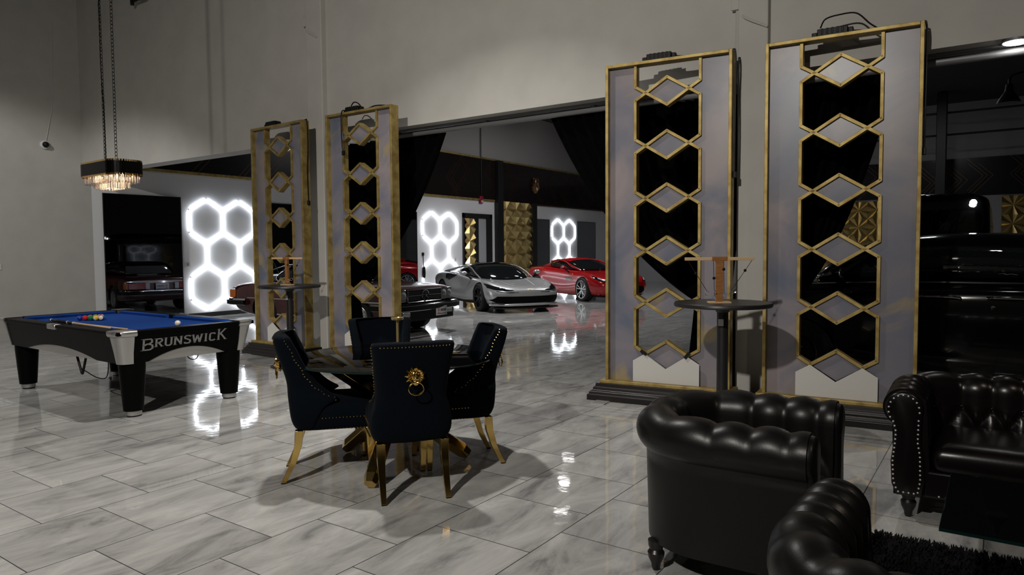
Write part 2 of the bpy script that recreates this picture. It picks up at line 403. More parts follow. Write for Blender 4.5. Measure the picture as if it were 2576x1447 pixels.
MB().box(.07, .1, -.05, .05, -.11, -.02).build('strobe', 'lamp_glass', t, bevel=.01)
m = MB().tube([(XL + .05, 20.08, 3.48), (XL + .05, 20.08, 6.7)], .018, 8)
tag(m.build('conduit', 'black_paint'), 'thin black conduit running up from the red fire alarm', 'conduit')
t = thing('security_camera', 'small dark dome camera high on the grey left wall', 'camera', (XL, 6.12, 3.63))
MB().lathe([(.001, 0), (.085, 0), (.085, .03), (.06, .045), (.001, .045)], 24, Matrix.Rotation(pi / 2, 4, 'Y')).build('mount', 'white', t)
MB().ball((.06, 0, 0), .058, 18, 12).build('dome', 'black_plastic', t)
MB().tube([(.01, .02, .05), (.012, .09, .4), (.012, .16, .75), (.012, .2, 2.4)], .006, 6).build('cable', 'white', t)
for lab, y, z in (('pale switch plate on the pier left of the hexagon lights', 8.98, 1.24), ('pale outlet plate low on the grey left wall', 5.25, 1.27), ('pale switch plate right of the middle hexagon lights', 18.62, 1.2)):
    t = thing('switch_plate', lab, 'switch plate', (XL, y, z), 0, 'switch and outlet plates')
    MB().box(0, .01, -.06, .06, -.06, .06).build('plate', 'white', t, bevel=.003); MB().box(.01, .016, -.018, .018, -.03, .03).build('rocker', 'alu_grey', t)
t = thing('charging_cable', 'black charging cable hanging on the wall left of the hexagon lights', 'cable', (XL, 16.98, 0))
MB().box(0, .04, -.04, .04, 1.36, 1.46).build('bracket', 'black_plastic', t, bevel=.006)
MB().tube([(.03, 0, 1.4), (.035, .0, 1.1), (.03, .03, .8), (.03, 0, .3)], .012, 8).build('cord', 'black_plastic', t)
MB().lathe([(.004, .62), (.04, .66), (.05, .80), (.04, .98), (.004, 1.02)], 12, Matrix.Translation((.05, .01, 0))).build('plug_handle', 'black_plastic', t)
# conduits on the dividing wall beside the columns
for x, lab in ((-8.30, 'painted conduit with junction box left of the near column'), (-2.10, 'painted conduit with bend beside the column behind the right screens')):
    t = thing('wall_conduit', lab, 'conduit', (x, YH, 0), 0, 'painted conduits beside the columns')
    MB().tube([(0, -.02, 3.2), (0, -.02, 7.3)], .018, 8).build('pipe', 'wall', t)
    z = 4.75 if x < -5 else 3.75
    MB().box(-.05, .05, -.06, 0, z, z + .13).build('junction_box', 'wall', t, bevel=.005)
    MB().tube(smooth_path([(.05, -.02, z - .02), (.09, -.1, z - .1), (.3, -.1, z - .22)], 5), .012, 6).build('flex_pipe', 'wall', t)
# curtain rods under the header
for x0, x1, lab in ((-6.9, -2.2, 'grey curtain rod under the header of the middle opening'), (-1.7, 4.5, 'grey curtain rod under the header of the right opening')):
    t = thing('curtain_rod', lab, 'curtain rod', (x0, YH + .24, 3.07), 0, 'curtain rods under the header')
    MB().tube([(0, 0, 0), (x1 - x0, 0, 0)], .035, 12).build('rod', 'rod', t)
    MB().box(0, x1 - x0, -.08, .06, .04, .062).build('mounting_rail', 'rod', t)
    for k in range(4):
        xx = .1 + k * (x1 - x0 - .2) / 3
        MB().box(xx, xx + .05, -.03, .03, .0, .06).build('bracket', 'rod', t)

# tied black drapes
def drape(name, label, xs, tie, foot, zt=3.06, y=7.12, sag=.30, folds=9):
    """xs: the two ends along the rod; gathered at tie (x,z); falls to the floor at foot x range"""
    n, k = 64, 34; rows = []
    for i in range(n + 1):
        u = i / n; xt = lerp(xs[0], xs[1], u)
        tx = tie[0] + (u - .5) * .14; fx = lerp(foot[0], foot[1], u)
        L = hypot(xt - tx, zt - tie[1])
        side = (1 - abs(2 * u - 1)) * .0 + 1
        ctrl = V((lerp(xt, tx, .42), 0, lerp(zt, tie[1], .72 if abs(xt - tx) > .5 else .5)))
        up = bez((xt, 0, zt), ctrl, (tx, 0, tie[1]), int(k * .65))
        dn = [V((lerp(tx, fx, j / (k - len(up) + 1)), 0, lerp(tie[1], .015, j / (k - len(up) + 1)))) for j in range(1, k - len(up) + 2)]
        col = []
        for p in up + dn:
            s_ = min(1, abs(p.z - tie[1]) / .5)
            amp = .03 + .05 * s_
            col.append((p.x, y + sin(u * folds * 2 * pi) * amp * .6 + cos(u * folds * 4 * pi + 1) * amp * .2, p.z))
        rows.append(col)
    m = MB(); m.loft(rows, False, False)
    t = thing(name, label, 'curtain', (0, 0, 0), 0, 'black tied back drapes'); 
    m.build('drape', 'drape', t, smooth=180, solid=.012)
    MB().tube([(tie[0] + .09 * cos(a), y + .13 * sin(a), tie[1] + .02 * cos(a)) for a in [2 * pi * q / 20 for q in range(20)]], .018, 6, True).build('tie_cord', 'black_plastic', t)
    return t
drape('curtain', 'black drape tied back at the left of the middle opening', (-7.90, -6.0), (-7.76, .92), (-7.90, -7.58))
drape('curtain', 'black drape swagged across the middle opening towards the right column', (-4.40, -2.90), (-2.55, .96), (-2.72, -2.40))
drape('curtain', 'black drape hanging straight against the right column of the middle opening', (-3.02, -2.12), (-2.36, .98), (-2.50, -2.14), y=7.22)
drape('curtain', 'black drape tied back at the left of the right opening', (-1.76, -.80), (-1.68, 1.0), (-1.76, -1.56))

# lamps of the hall
t = thing('ceiling_lamp', 'bright round lamp under the header at the right edge', 'lamp', (.06, 6.885, 3.108))
MB().lathe([(.001, 0), (.096, 0), (.098, .022), (.001, .022)], 24).build('housing', 'rod', t)
MB().lathe([(.001, -.004), (.088, -.004), (.088, .0), (.001, .0)], 24).build('diffuser', 'led_disc', t)
t = thing('gooseneck_lamp', 'dark gooseneck lamp silhouette above the black sedan', 'lamp', (.045, 14.2, 3.85))
MB().lathe([(.17, 0), (.15, .05), (.06, .2), (.05, .3), (.04, .31)], 20).build('lamp_shade', 'black_paint', t)
MB().tube(smooth_path([(0, 0, .3), (.02, 0, .42), (.2, 0, .47), (.9, 0, .52), (1.6, 0, .52)], 6), .022, 8).build('arm', 'black_paint', t)
MB().tube([(1.6, 0, .52), (1.6, 0, 2.89)], .03, 8).build('post', 'black_paint', t)
for k, (x, y, z) in enumerate(((-12.35, 20.8, 6.62),)):
    t = thing('ceiling_lamp', 'round lamp on the hall ceiling mirrored in the floor', 'lamp', (x, y, z))
    MB().lathe([(.001, .13), (.25, .1), (.3, 0), (.001, 0)], 24).build('housing', 'rod', t)
    MB().lathe([(.001, -.01), (.17, -.01), (.17, 0.001), (.001, 0.001)], 24).build('diffuser', 'led_disc', t)
for x, y, lab in ((-13.7, 23.4, 'thin strip light on the hall ceiling, far one'), (-11.05, 18.4, 'thin strip light on the hall ceiling, near one')):
    t = thing('strip_light', lab, 'lamp', (x, y, 6.65), .6, 'strip lights on the hall ceiling')
    MB().box(-.5, .5, -.05, .05, 0, .1).build('housing', 'rod', t)
    MB().box(-.22, .22, -.012, .012, -.02, 0).build('tube', 'led_disc', t)
# trusses and pipes on the far side of the hall
m = MB()
for z in (5.35, 6.1): m.tube([(-4, 28.5, z), (5.9, 28.5, z)], .035, 6)
for x in (-2.6, 1.2, 3.0): m.tube([(x, 28.5, 5.0), (x, 28.5, 6.75)], .03, 6)
tag(m.build('overhead_pipes', 'black_paint'), 'thin dark overhead pipes across the far grey wall at right', 'pipes')
m = MB().box(-1.9, -1.6, 27.9, 28.3, 0, 6.7)
tag(m.build('steel_post', 'black_paint', bevel=.02), 'tall dark post in front of the far grey wall at right', 'post')
t = thing('wall_lamp', 'dark lamp fitting on the wall, cut by the top edge above the chandelier chains', 'lamp', (-12.72, YH, 5.98))
MB().box(-.22, .22, -.16, -.12, .02, .08).build('lamp_bar', 'black_plastic', t, bevel=.006)
MB().lathe([(.001, -.02), (.03, -.02), (.035, .10), (.001, .11)], 12, Matrix.Translation((-.2, -.14, 0))).build('spot_head', 'black_plastic', t)
MB().box(-.04, .04, -.13, 0, .10, .18).build('bracket', 'black_plastic', t); MB().box(-.02, .02, -.15, -.12, .05, .15).build('arm', 'black_plastic', t)
# ------------------------------------------------------------------ gold framed screens
PW, PZ0, PZ1, PD, PT = 1.22, .165, 3.314, .13, .03
CZ = [3.014 - .508 * i for i in range(6)]
HX, HC, HD, HV = .314, .208, .131, .066
def screen_master():
    t = thing('decorative_screen', 'x', 'screen', (0, 0, 0), 0, 'gold framed marble screens in front of the dividing wall')
    h = PW / 2
    m = MB()
    m.box(-h, -h + PT, -PD / 2, PD / 2, PZ0 + .03, PZ1); m.box(h - PT, h, -PD / 2, PD / 2, PZ0 + .03, PZ1)
    m.box(-h + PT, h - PT, -PD / 2, PD / 2, PZ1 - PT, PZ1)
    m.box(-h - .045, h + .045, -PD / 2 - .05, PD / 2 + .05, PZ0, PZ0 + .03)
    m.build('frame', 'gold_leaf', t, smooth=0, bevel=.003)
    # marble board with cut-outs
    m = MB(); y0, th = -.005, .018; off = (0, th, 0)
    for s in (-1, 1):
        m.prism([(s * (h - PT), y0, PZ0 + .03), (s * HX, y0, PZ0 + .03), (s * HX, y0, PZ1 - PT), (s * (h - PT), y0, PZ1 - PT)], off)
        for c in CZ: m.prism([(s * HX, y0, c - HV), (s * HC, y0, c), (s * HX, y0, c + HV)], off)
    for c in CZ: m.prism([(0, y0, c - HD), (HC, y0, c), (0, y0, c + HD), (-HC, y0, c)], off)
    m.build('marble_board', 'marble', t, smooth=0)
    # gold lattice
    m = MB(); W, D = .028, .085
    def st(a, b):
        e = (V((b[0] - a[0], b[1] - a[1], 0))).normalized() * .007; a = (a[0] - e.x, a[1] - e.y); b = (b[0] + e.x, b[1] + e.y)
        m.bar((a[0], .012, a[1]), (b[0], .012, b[1]), W, D)
    for i, c in enumerate(CZ):
        for s in (-1, 1):
            st((0, c + HD), (s * HX, c - HV) if i < 5 else (s * HC, c))
            st((0, c - HD) if i < 5 else (s * HC, c), (s * HX, c + HV))
            if i == 0: st((s * HX, c + HV), (s * HX, PZ1 - PT))
            if i < 5: st((s * HX, c - HV), (s * HX, CZ[i + 1] + HV))
    m.build('lattice', 'gold_leaf', t, smooth=0, bevel=.002)
    c = CZ[5]
    MB().prism([(-HX - .012, -.05, PZ0 + .032), (HX + .012, -.05, PZ0 + .032), (HX + .012, -.05, c - HV - .005), (HC, -.05, c + .002), (0, -.05, c - HD - .004), (-HC, -.05, c + .002), (-HX - .012, -.05, c - HV - .005)], (0, .012, 0)).build('white_insert', 'white_board', t, smooth=0)
    # stepped black base
    prof = [(.0, .0), (.10, 0), (.10, .055), (.085, .06), (.08, .085), (.055, .10), (.05, .125), (.035, .13), (.03, .165), (0, .165)]
    secs = []
    for o, z in prof[1:-1]:
        X, Y = h + .045 + o, PD / 2 + .045 + o
        secs.append([V((-X, -Y, z)), V((X, -Y, z)), V((X, Y, z)), V((-X, Y, z))])
    MB().loft(secs).build('base', 'wood_dark', t, smooth=0, bevel=.003)
    for x0 in (-h - .04, h - .10):
        MB().box(x0, x0 + .14, -PD / 2 - .30, -PD / 2 - .1, 0, .008).build('foot_plate', 'steel', t, smooth=0, bevel=.003)
    return t
sm = screen_master()
SCREENS = [((-9.11, 6.36), (-7.90, 6.31), 'gold framed marble screen farthest left, behind the small round table'),
           ((-7.41, 6.32), (-6.21, 6.315), 'second gold framed marble screen from the left, behind the dining table'),
           ((-3.256, 6.30), (-2.035, 6.44), 'gold framed marble screen behind the round bar table with the ring game'),
           ((-1.774, 6.48), (-.528, 6.57), 'gold framed marble screen nearest the right edge, behind the armchair and sofa')]
for i, (a, b, lab) in enumerate(SCREENS):
    d = V((b[0] - a[0], b[1] - a[1], 0)); rz = math.atan2(d.y, d.x); nrm = V((-sin(rz), cos(rz), 0))
    c = V(((a[0] + b[0]) / 2, (a[1] + b[1]) / 2, 0)) + nrm * PD / 2
    if i == 0:
        KIDS[sm] = [(q, list(q.children)) for q in sm.children]; sm.location = c; sm.rotation_euler = (0, 0, rz); sm['label'] = lab; s = sm
    else: s = dup(sm, c, rz, lab)
    if i == 2:
        for q, (x, z, a) in enumerate(((-.215, CZ[5] + .015, -.55), (.212, CZ[5] + .012, .9))):
            MB().bar((x - .035 * cos(a), -.058, z - .035 * sin(a)), (x + .035 * cos(a), -.058, z + .035 * sin(a)), .030, .008).build('tape', 'black_plastic', s, smooth=0)
    # black power adapter resting on the top edge, with its cord
    ux = V((cos(rz), sin(rz), 0))
    px = (-.14, -.12, -.08, -.07)[i]
    t = thing('power_adapter', ('black power adapter on top of the leftmost gold screen', 'black power adapter with looped cord on top of the second gold screen', 'black power adapter on top of the gold screen behind the round bar table', 'black power adapter with arched cord on top of the rightmost gold screen')[i], 'power adapter', c + ux * px + V((0, 0, PZ1)), rz, 'power adapters on the screens')
    m = MB(); m.box(-.12, .12, -.045, .045, 0, .062); m.box(-.165, -.12, -.03, .03, .0, .04); m.box(.12, .16, -.03, .03, .0, .05)
    for k in range(5): m.box(-.09 + k * .04, -.07 + k * .04, -.047, .047, .01, .065)
    m.build('housing', 'black_plastic', t, smooth=0, bevel=.006)
    r = PW / 2 - px
    if i == 1:
        cord = smooth_path([(-.12, -.03, .03), (-.15, -.075, 0), (-.155, -.08, -.2), (-.14, -.085, -.42), (-.12, -.085, -.5)], 6)
        MB().tube(smooth_path([(-.05, 0, .08), (0, 0, .12), (.08, 0, .1), (.2, 0, .01), (.4, 0, .03), (r - .1, .0, .006)], 6), .008, 6).build('loop', 'black_plastic', t)
        end = cord[-1]
    else:
        if i == 3: MB().tube(smooth_path([(-.1, 0, .08), (-.06, 0, .15), (.05, 0, .17), (.18, 0, .16), (.28, 0, .06), (.34, 0, .01)], 6), .007, 6).build('loop', 'black_plastic', t)
        cord = smooth_path([(.14, 0, .02), (.3, .01, .008), (r - .05, .02, .008), (r + .012, .02, -.02), (r + .012, .03, -.35), (r + .014, .01, -.7), (r + .012, .02, -1.1 if i != 3 else -1.0)], 6)
        end = cord[-1]
    MB().tube(cord, .008, 6).build('cord', 'black_plastic', t)
    MB().box(end.x - .016, end.x + .016, end.y - .016, end.y + .016, end.z - .06, end.z, None).build('plug', 'black_plastic', t, bevel=.004)

# ------------------------------------------------------------------ bar tables and ring games
def bar_table(label, loc, r):
    t = thing('bar_table', label, 'table', loc, 0, 'round black bar tables')
    MB().lathe([(.001, 1.035), (r - .008, 1.035), (r, 1.042), (r, 1.062), (r - .006, 1.07), (.001, 1.07)], 64).build('tabletop', 'black_paint', t, smooth=40)
    MB().lathe([(.001, 0), (.26, 0), (.26, .012), (.22, .022), (.06, .04), (.055, .06), (.001, .06)], 40).build('base', 'black_paint', t)
    MB().lathe([(.045, .05), (.045, 1.0), (.001, 1.0)], 20).build('pole', 'black_paint', t)
    MB().lathe([(.001, .99), (.05, .99), (.07, 1.02), (.11, 1.036), (.001, 1.036)], 20).build('collar', 'black_paint', t)
    MB().box(-.022, .022, -.0475, -.044, .88, .935).build('sticker', 'white', t, smooth=0)
    return t
bar_table('round black bar table before the leftmost gold screen', (-7.66, 5.87, 0), .40)
bar_table('round black bar table behind the leather armchair', (-1.84, 5.62, 0), .385)
def ring_game(label, loc, rz, s):
    t = thing('ring_toss_game', label, 'game', loc, rz, 'wooden ring toss games on the bar tables')
    MB().box(-.11 * s, .11 * s, -.04, .04, 0, .014).build('base', 'wood_pale', t, smooth=0, bevel=.003)
    m = MB(); m.box(-.028, .028, -.012, .012, .014, .34)
    m.build('post', 'wood', t, smooth=0, bevel=.002)
    MB().box(-.27, .27, -.012, .012, .34, .365).build('crossbar', 'wood_pale', t, smooth=0, bevel=.002)
    MB().box(-.06, .06, -.016, .016, .335, .370).build('cap_block', 'wood', t, smooth=0, bevel=.002)
    for x, ex, ez, bz in ((-.25, -.10, .10, .24), (-.05, -.04, .06, .20), (.03, .035, .08, .27), (.25, .09, .10, .26)):
        MB().tube([(x, -.014, .34), (ex, -.016, ez)], .0022, 5).build('string', 'black_plastic', t)
        k = (bz - .34) / (ez - .34)
        MB().ball((x + (ex - x) * k, -.015, bz), .012, 10, 8).build('bead', 'black_plastic', t)
        MB().torus((ex, -.016, ez - .018), .017, .0022, Matrix.Rotation(pi / 2, 4, 'X') @ Matrix.Rotation(.5, 4, 'Y'), 18, 6).build('ring', 'steel', t)
    MB().tube(smooth_path([(-.03, -.012, .10), (-.045, -.03, .10), (-.05, -.045, .09), (-.045, -.055, .1)], 4), .003, 6).build('hook', 'steel', t)
    return t
ring_game('wooden T shaped ring game on the right bar table', (-1.83, 5.50, 1.07), .55, .8)
ring_game('wooden T shaped ring game on the left bar table', (-7.62, 5.81, 1.07), .1, .8)

# ------------------------------------------------------------------ dining chairs
def wing(t):
    """(half width, back plane y, wing reach y, lateral) of the chair shell at height fraction"""
    z = t
    def ip(tab):
        for (a, va), (b, vb) in zip(tab, tab[1:]):
            if z <= b:
                k = max(0, (z - a) / (b - a)); k = k * k * (3 - 2 * k) if True else k
                return lerp(va, vb, k)
        return tab[-1][1]
    hw = ip([(.33, .225), (.42, .255), (.52, .245), (.62, .212), (.80, .232), (.96, .252)])
    yb = ip([(.33, -.005), (.42, -.035), (.6, -.05), (.96, -.135)])
    yw = ip([(.33, .11), (.42, .14), (.50, .19), (.545, .30), (.585, .215), (.64, .145), (.72, .092), (.84, .032), (.96, -.02)])
    return hw, yb, yw
def chair_master():
    t = thing('dining_chair', 'x', 'chair', (0, 0, 0), 0, 'black velvet dining chairs round the glass table')
    zs = [.335, .35, .40, .46, .51, .545, .57, .61, .66, .72, .79, .86, .92, .955, .965]
    secs = []
    for i, z in enumerate(zs):
        hw, yb, yw = wing(z); th = .058 if 0 < i < len(zs) - 1 else .035
        if i == 0 or i == len(zs) - 1: hw -= .018; yb += .012; yw -= .02
        out = []; N = 9
        def side(hw, yb, yw, c):
            P = [(-hw, yw)]
            P += [(-hw, lerp(yw, yb + c, k / 3)) for k in (1, 2, 3)]
            P += [(-hw + c * (1 - cos(a)), yb + c * (1 - sin(a))) for a in (pi / 6, pi / 3, pi / 2)]
            Q = [(-x, y) for x, y in reversed(P)]
            mid = [(P[-1][0] * k, yb - .012 * (1 - k * k)) for k in (.6, .2, -.2, -.6)]
            return P + mid + Q
        o = side(hw, yb, yw, .07); n = side(hw - th, yb + th, yw - .004, .05)
        secs.append([V((x, y, z)) for x, y in o] + [V((x, y, z)) for x, y in reversed(n)])
    sk = surface(MB().loft(secs).build('backrest', 'velvet', t, smooth=180, sub=1))
    def skin(o, d):
        h = sk.ray_cast(V(o), V(d))[0]; return h if h else V(o)
    # seat cushion and apron
    m = MB(); secs = []
    for z, e in ((.335, .03), (.345, .012), (.40, 0), (.46, 0), (.495, .004), (.52, .03), (.538, .09), (.545, .16)):
        x, ya, yb = .238 - e, .02 + e * .6, .53 - e
        r = .05; P = []
        for cx, cy, a0 in ((x - r, yb - r, 0), (-x + r, yb - r, 90), (-x + r, ya + r, 180), (x - r, ya + r, 270)):
            for k in range(4):
                a = radians(a0 + k * 30); P.append(V((cx + r * cos(a), cy + r * sin(a), z)))
        secs.append(P)
    MB().loft(secs).build('seat', 'velvet', t, smooth=180, sub=1)
    # nail heads: along the wing edge, the apron sides and the top of the back
    m = MB()
    for s in (-1, 1):
        z = .50
        pts = []
        zz = [.538 + (.955 - .538) * k / 70 for k in range(71)]
        for z in zz:
            hw, yb, yw = wing(z)
            pts.append(skin((s, yw - .038, z), (-s, 0, 0)))
        acc = 0; m.ball(pts[0], .0055, 6, 4)
        for a, b in zip(pts, pts[1:]):
            acc += (b - a).length
            if acc > .020: m.ball(b, .0055, 6, 4); acc = 0
        for z in (.352, .425):
            for k in range(16): m.ball((s * .2395, .17 + k * .022, z), .0055, 6, 4)
    for z in (.352, .425):
        for k in range(19): m.ball((-.198 + k * .022, .5315, z), .0055, 6, 4)
    hw, yb, yw = wing(.936)
    for k in range(21): m.ball(skin((-.205 + k * .0205, -1, .942), (0, 1, 0)), .0055, 6, 4)
    m.build('nail_trim', 'gold', t)
    # legs
    for s in (-1, 1):
        secs = []
        for z, y, w in ((.345, .02, .026), (.25, .012, .024), (.14, -.02, .020), (.05, -.062, .017), (0.008, -.085, .016)):
            secs.append([V((s * .195 + a * w, y + b * w, z)) for a, b in ((-1, -1), (1, -1), (1, 1), (-1, 1))])
        l = MB().loft(secs).build('leg', 'gold', t, smooth=25, bevel=.002)
        MB().box(s * .195 - .014, s * .195 + .014, -.10, -.072, 0, .009).build('foot_pad', 'black_plastic', l, smooth=0)
        secs = []
        for z, y, w in ((.345, .47, .025), (.2, .475, .022), (.008, .482, .017)):
            secs.append([V((s * .195 + a * w, y + b * w, z)) for a, b in ((-1, -1), (1, -1), (1, 1), (-1, 1))])
        l = MB().loft(secs).build('leg', 'gold', t, smooth=25, bevel=.002)
        MB().box(s * .195 - .014, s * .195 + .014, .468, .496, 0, .009).build('foot_pad', 'black_plastic', l, smooth=0)
    # lion head knocker on the back
    cz = .765; hw, yb, yw = wing(cz); cy = yb - .016
    m = MB()
    for ring, n, R, L in ((0, 22, .034, .024), (1, 18, .028, .020), (0, 13, .021, .016)):
        for k in range(n):
            a = 2 * pi * (k + .5 * ring) / n; d = V((cos(a), 0, sin(a)))
            b0 = V((0, cy - .004 - .006 * ring, cz)) + d * (R * .8); p1 = V((0, cy - .014 - .006 * ring, cz)) + d * (R + L * .45); p2 = V((0, cy - .002, cz)) + d * (R + L * (1.15 if k % 2 else .8))
            m.tube([b0, p1, p2], [.0105, .0115, .003], 6)
    m.ball((0, cy - .012, cz), .034, 14, 10, (.92, .6, 1.08)); m.ball((0, cy - .032, cz - .012), .016, 12, 8, (1.15, .9, .9)); m.ball((0, cy - .034, cz + .008), .007, 8, 6, (.8, .8, 2.2))
    m.ball((-.014, cy - .028, cz + .014), .006, 8, 6); m.ball((.014, cy - .028, cz + .014), .006, 8, 6)
    m.ball((-.026, cy - .014, cz + .032), .010, 8, 6); m.ball((.026, cy - .014, cz + .032), .010, 8, 6)
    m.ball((0, cy - .018, cz - .040), .018, 10, 8, (1, .7, 1.1))
    k = m.build('lion_knocker', 'gold', t)
    MB().torus((0, cy - .028, cz - .074), .044, .0045, Matrix.Rotation(pi / 2, 4, 'X') @ Matrix.Diagonal((1, .85, 1, 1)), 32, 8).build('ring', 'gold', k)
    return t
cm = chair_master()
def place(o, rearc, fx, fy):
    return V((rearc[0], rearc[1], 0)), math.atan2(fy, fx) - pi / 2
CH = [((-2.845, 3.06), (-.8, .6), 'black velvet dining chair nearest the viewer, its back and lion knocker in full view'),
      ((-3.93, 2.95), (.67, .745), 'black velvet dining chair left of the glass table, seen from its side'),
      ((-3.01, 4.085), (-.62, -.785), 'black velvet dining chair right of the glass table, beside the open floor'),
      ((-4.16, 4.06), (.8, -.6), 'black velvet dining chair behind the glass table, facing the viewer')]
for i, (p, f, lab) in enumerate(CH):
    # the rear feet splay 8.5 cm behind the origin
    d = V((f[0], f[1], 0)).normalized(); loc = V((p[0], p[1], 0)) + d * .085; rz = math.atan2(d.y, d.x) - pi / 2
    if i == 0: cm.location = loc; cm.rotation_euler = (0, 0, rz); cm['label'] = lab
    else: dup(cm, loc, rz, lab)

# ------------------------------------------------------------------ glass table
TC = (-3.56, 3.62)
t = thing('dining_table', 'round glass dining table on crossed gold beams', 'table', (*TC, 0))
MB().lathe([(.001, .742), (.714, .742), (.72, .745), (.72, .751), (.714, .754), (.001, .754)], 96).build('tabletop', 'glass', t, smooth=40)
MB().lathe([(.7195, .744), (.7225, .744), (.7225, .752), (.7195, .752), (.7195, .744)], 96).build('tabletop_edge', 'glass_edge', t, smooth=40)
cx, cy = .09, -.10
for a in (50, -63, 178):
    u = V((cos(radians(a)), sin(radians(a)), 0)); c = V((cx, cy, 0))
    foot = c + u * .50 + V((0, 0, .05)); top = c - u * .43 + V((0, 0, .738))
    d = (top - foot).normalized(); n = V((0, 0, 1)); n = (n - d * n.dot(d)).normalized(); w = d.cross(n)
    secs = []
    for p, k in ((foot - d * .03, .7), (foot + d * .03, 1), (top - d * .04, 1), (top - d * .0, .75)):
        secs.append([p + (n * cos(q) + w * sin(q)) * .058 * k for q in [pi / 6 + pi / 3 * j for j in range(6)]])
    b = MB(); b.loft(secs); 
    vs = [min(v.z, .742) for v in b.v]
    for v, z in zip(b.v, vs): v.z = max(z, .002)
    b.build('beam', 'gold', t, smooth=0, bevel=.003)
t = thing('candle_stand', 'thin gold candle stand on the glass table', 'candle holder', (-3.70, 3.80, .754))
MB().lathe([(.001, 0), (.046, 0), (.046, .036), (.040, .042), (.001, .042)], 32).build('base', 'gold_satin', t)
MB().lathe([(.010, .04), (.010, .235), (.001, .235)], 16).build('stem', 'gold_satin', t)
MB().lathe([(.001, .225), (.010, .226), (.046, .236), (.048, .252), (.040, .254), (.038, .244), (.001, .244)], 32).build('cup', 'gold_satin', t)
# ------------------------------------------------------------------ pool table
PT_ = thing('pool_table', 'black pool table with blue felt and silver corners', 'pool table', (-7.735, 3.762, 0), radians(-.9))
L2, W2 = 1.36, .685
m = MB()   # rails
for x0, x1, y0, y1 in ((-L2, L2, W2 - .13, W2), (-L2, L2, -W2, -W2 + .13), (-L2, -L2 + .13, -W2 + .13, W2 - .13), (L2 - .13, L2, -W2 + .13, W2 - .13)):
    m.box(x0, x1, y0, y1, .765, .80)
m.build('rail', 'pool_black', PT_, smooth=0, bevel=.008)
m = MB()
for s in (-1, 1):
    for a, b in ((-L2 + .2, -.08), (.08, L2 - .2)):
        y = s * (W2 - .13); m.prism([(a, y, .762), (a, y, .798), (a, y - s * .045, .79), (a, y - s * .035, .762)], (b - a, 0, 0))
    x = s * (L2 - .13); a = -W2 + .2; m.prism([(x, a, .762), (x, a, .798), (x - s * .045, a, .79), (x - s * .035, a, .762)], (0, 2 * W2 - .4, 0))
m.build('cushion', 'felt', PT_, smooth=0)
MB().box(-L2 + .1, L2 - .1, -W2 + .1, W2 - .1, .72, .764).build('bed', 'felt', PT_, smooth=0)
for sx in (-1, 1):
    for sy in (-1, 1): MB().lathe([(.001, .7), (.052, .7), (.056, .7655), (.001, .7655)], 20, Matrix.Translation((sx * (L2 - .15), sy * (W2 - .15), 0))).build('pocket', 'drape', PT_)
for sy in (-1, 1): MB().lathe([(.001, .7), (.05, .7), (.054, .7655), (.001, .7655)], 20, Matrix.Translation((0, sy * (W2 - .125), 0))).build('pocket', 'drape', PT_)
def apron_pt(side, s, z, out=0):
    ins = (.78 - z) * .20 + .012 - out
    if side in 'ns': return V((s, (W2 - ins) * (1 if side == 'n' else -1), z))
    return V(((L2 - ins) * (1 if side == 'e' else -1), s, z))
for side in 'nsew':
    half = (L2 if side in 'ns' else W2) - .155
    a = (half + .09) * .62; n = 24; zb, zt = .50, .765
    arch = [(-a + 2 * a * k / n, zb + (.10 if side in 'ew' else .085) * (1 - (2 * k / n - 1) ** 2)) for k in range(n + 1)]
    inw = V((0, -.03 if side == 'n' else .03, 0)) if side in 'ns' else V((-.03 if side == 'e' else .03, 0, 0))
    m = MB()
    pts = [(-half, zt), (-half, zb)] + arch + [(half, zb), (half, zt)]
    # strips so the panel stays a clean surface
    xs = [-half] + [p[0] for p in arch] + [half]; lo = [zb] + [p[1] for p in arch] + [zb]
    o = [apron_pt(side, x, zt) for x in xs]; u = [apron_pt(side, x, z) for x, z in zip(xs, lo)]
    k = len(xs); vs = o + u + [p + inw for p in o] + [p + inw for p in u]; fs = []
    for i in range(k - 1):
        fs += [(i, i + 1, k + i + 1, k + i), (2 * k + i, 3 * k + i, 3 * k + i + 1, 2 * k + i + 1), (i, 2 * k + i, 2 * k + i + 1, i + 1), (k + i, k + i + 1, 3 * k + i + 1, 3 * k + i)]
    fs += [(0, k, 3 * k, 2 * k), (k - 1, 3 * k - 1, 4 * k - 1, 2 * k - 1)]
    m.add(vs, fs); m.build('apron', 'pool_black', PT_, smooth=0)
    m = MB(); u = [apron_pt(side, x, z + .004, -.006) for x, z in arch]; d = [apron_pt(side, x, zb, -.006) for x, z in arch]
    k = len(u); vs = u + d + [p + inw for p in u] + [p + inw for p in d]; fs = []
    for i in range(k - 1): fs += [(i, i + 1, k + i + 1, k + i), (2 * k + i, 3 * k + i, 3 * k + i + 1, 2 * k + i + 1), (k + i, k + i + 1, 3 * k + i + 1, 3 * k + i)]
    m.add(vs, fs); m.build('arch_panel', 'alu_grey', PT_, smooth=0)
MB().box(-L2 + .12, L2 - .12, -W2 + .12, W2 - .12, .56, .72).build('slate_frame', 'black_paint', PT_, smooth=0)
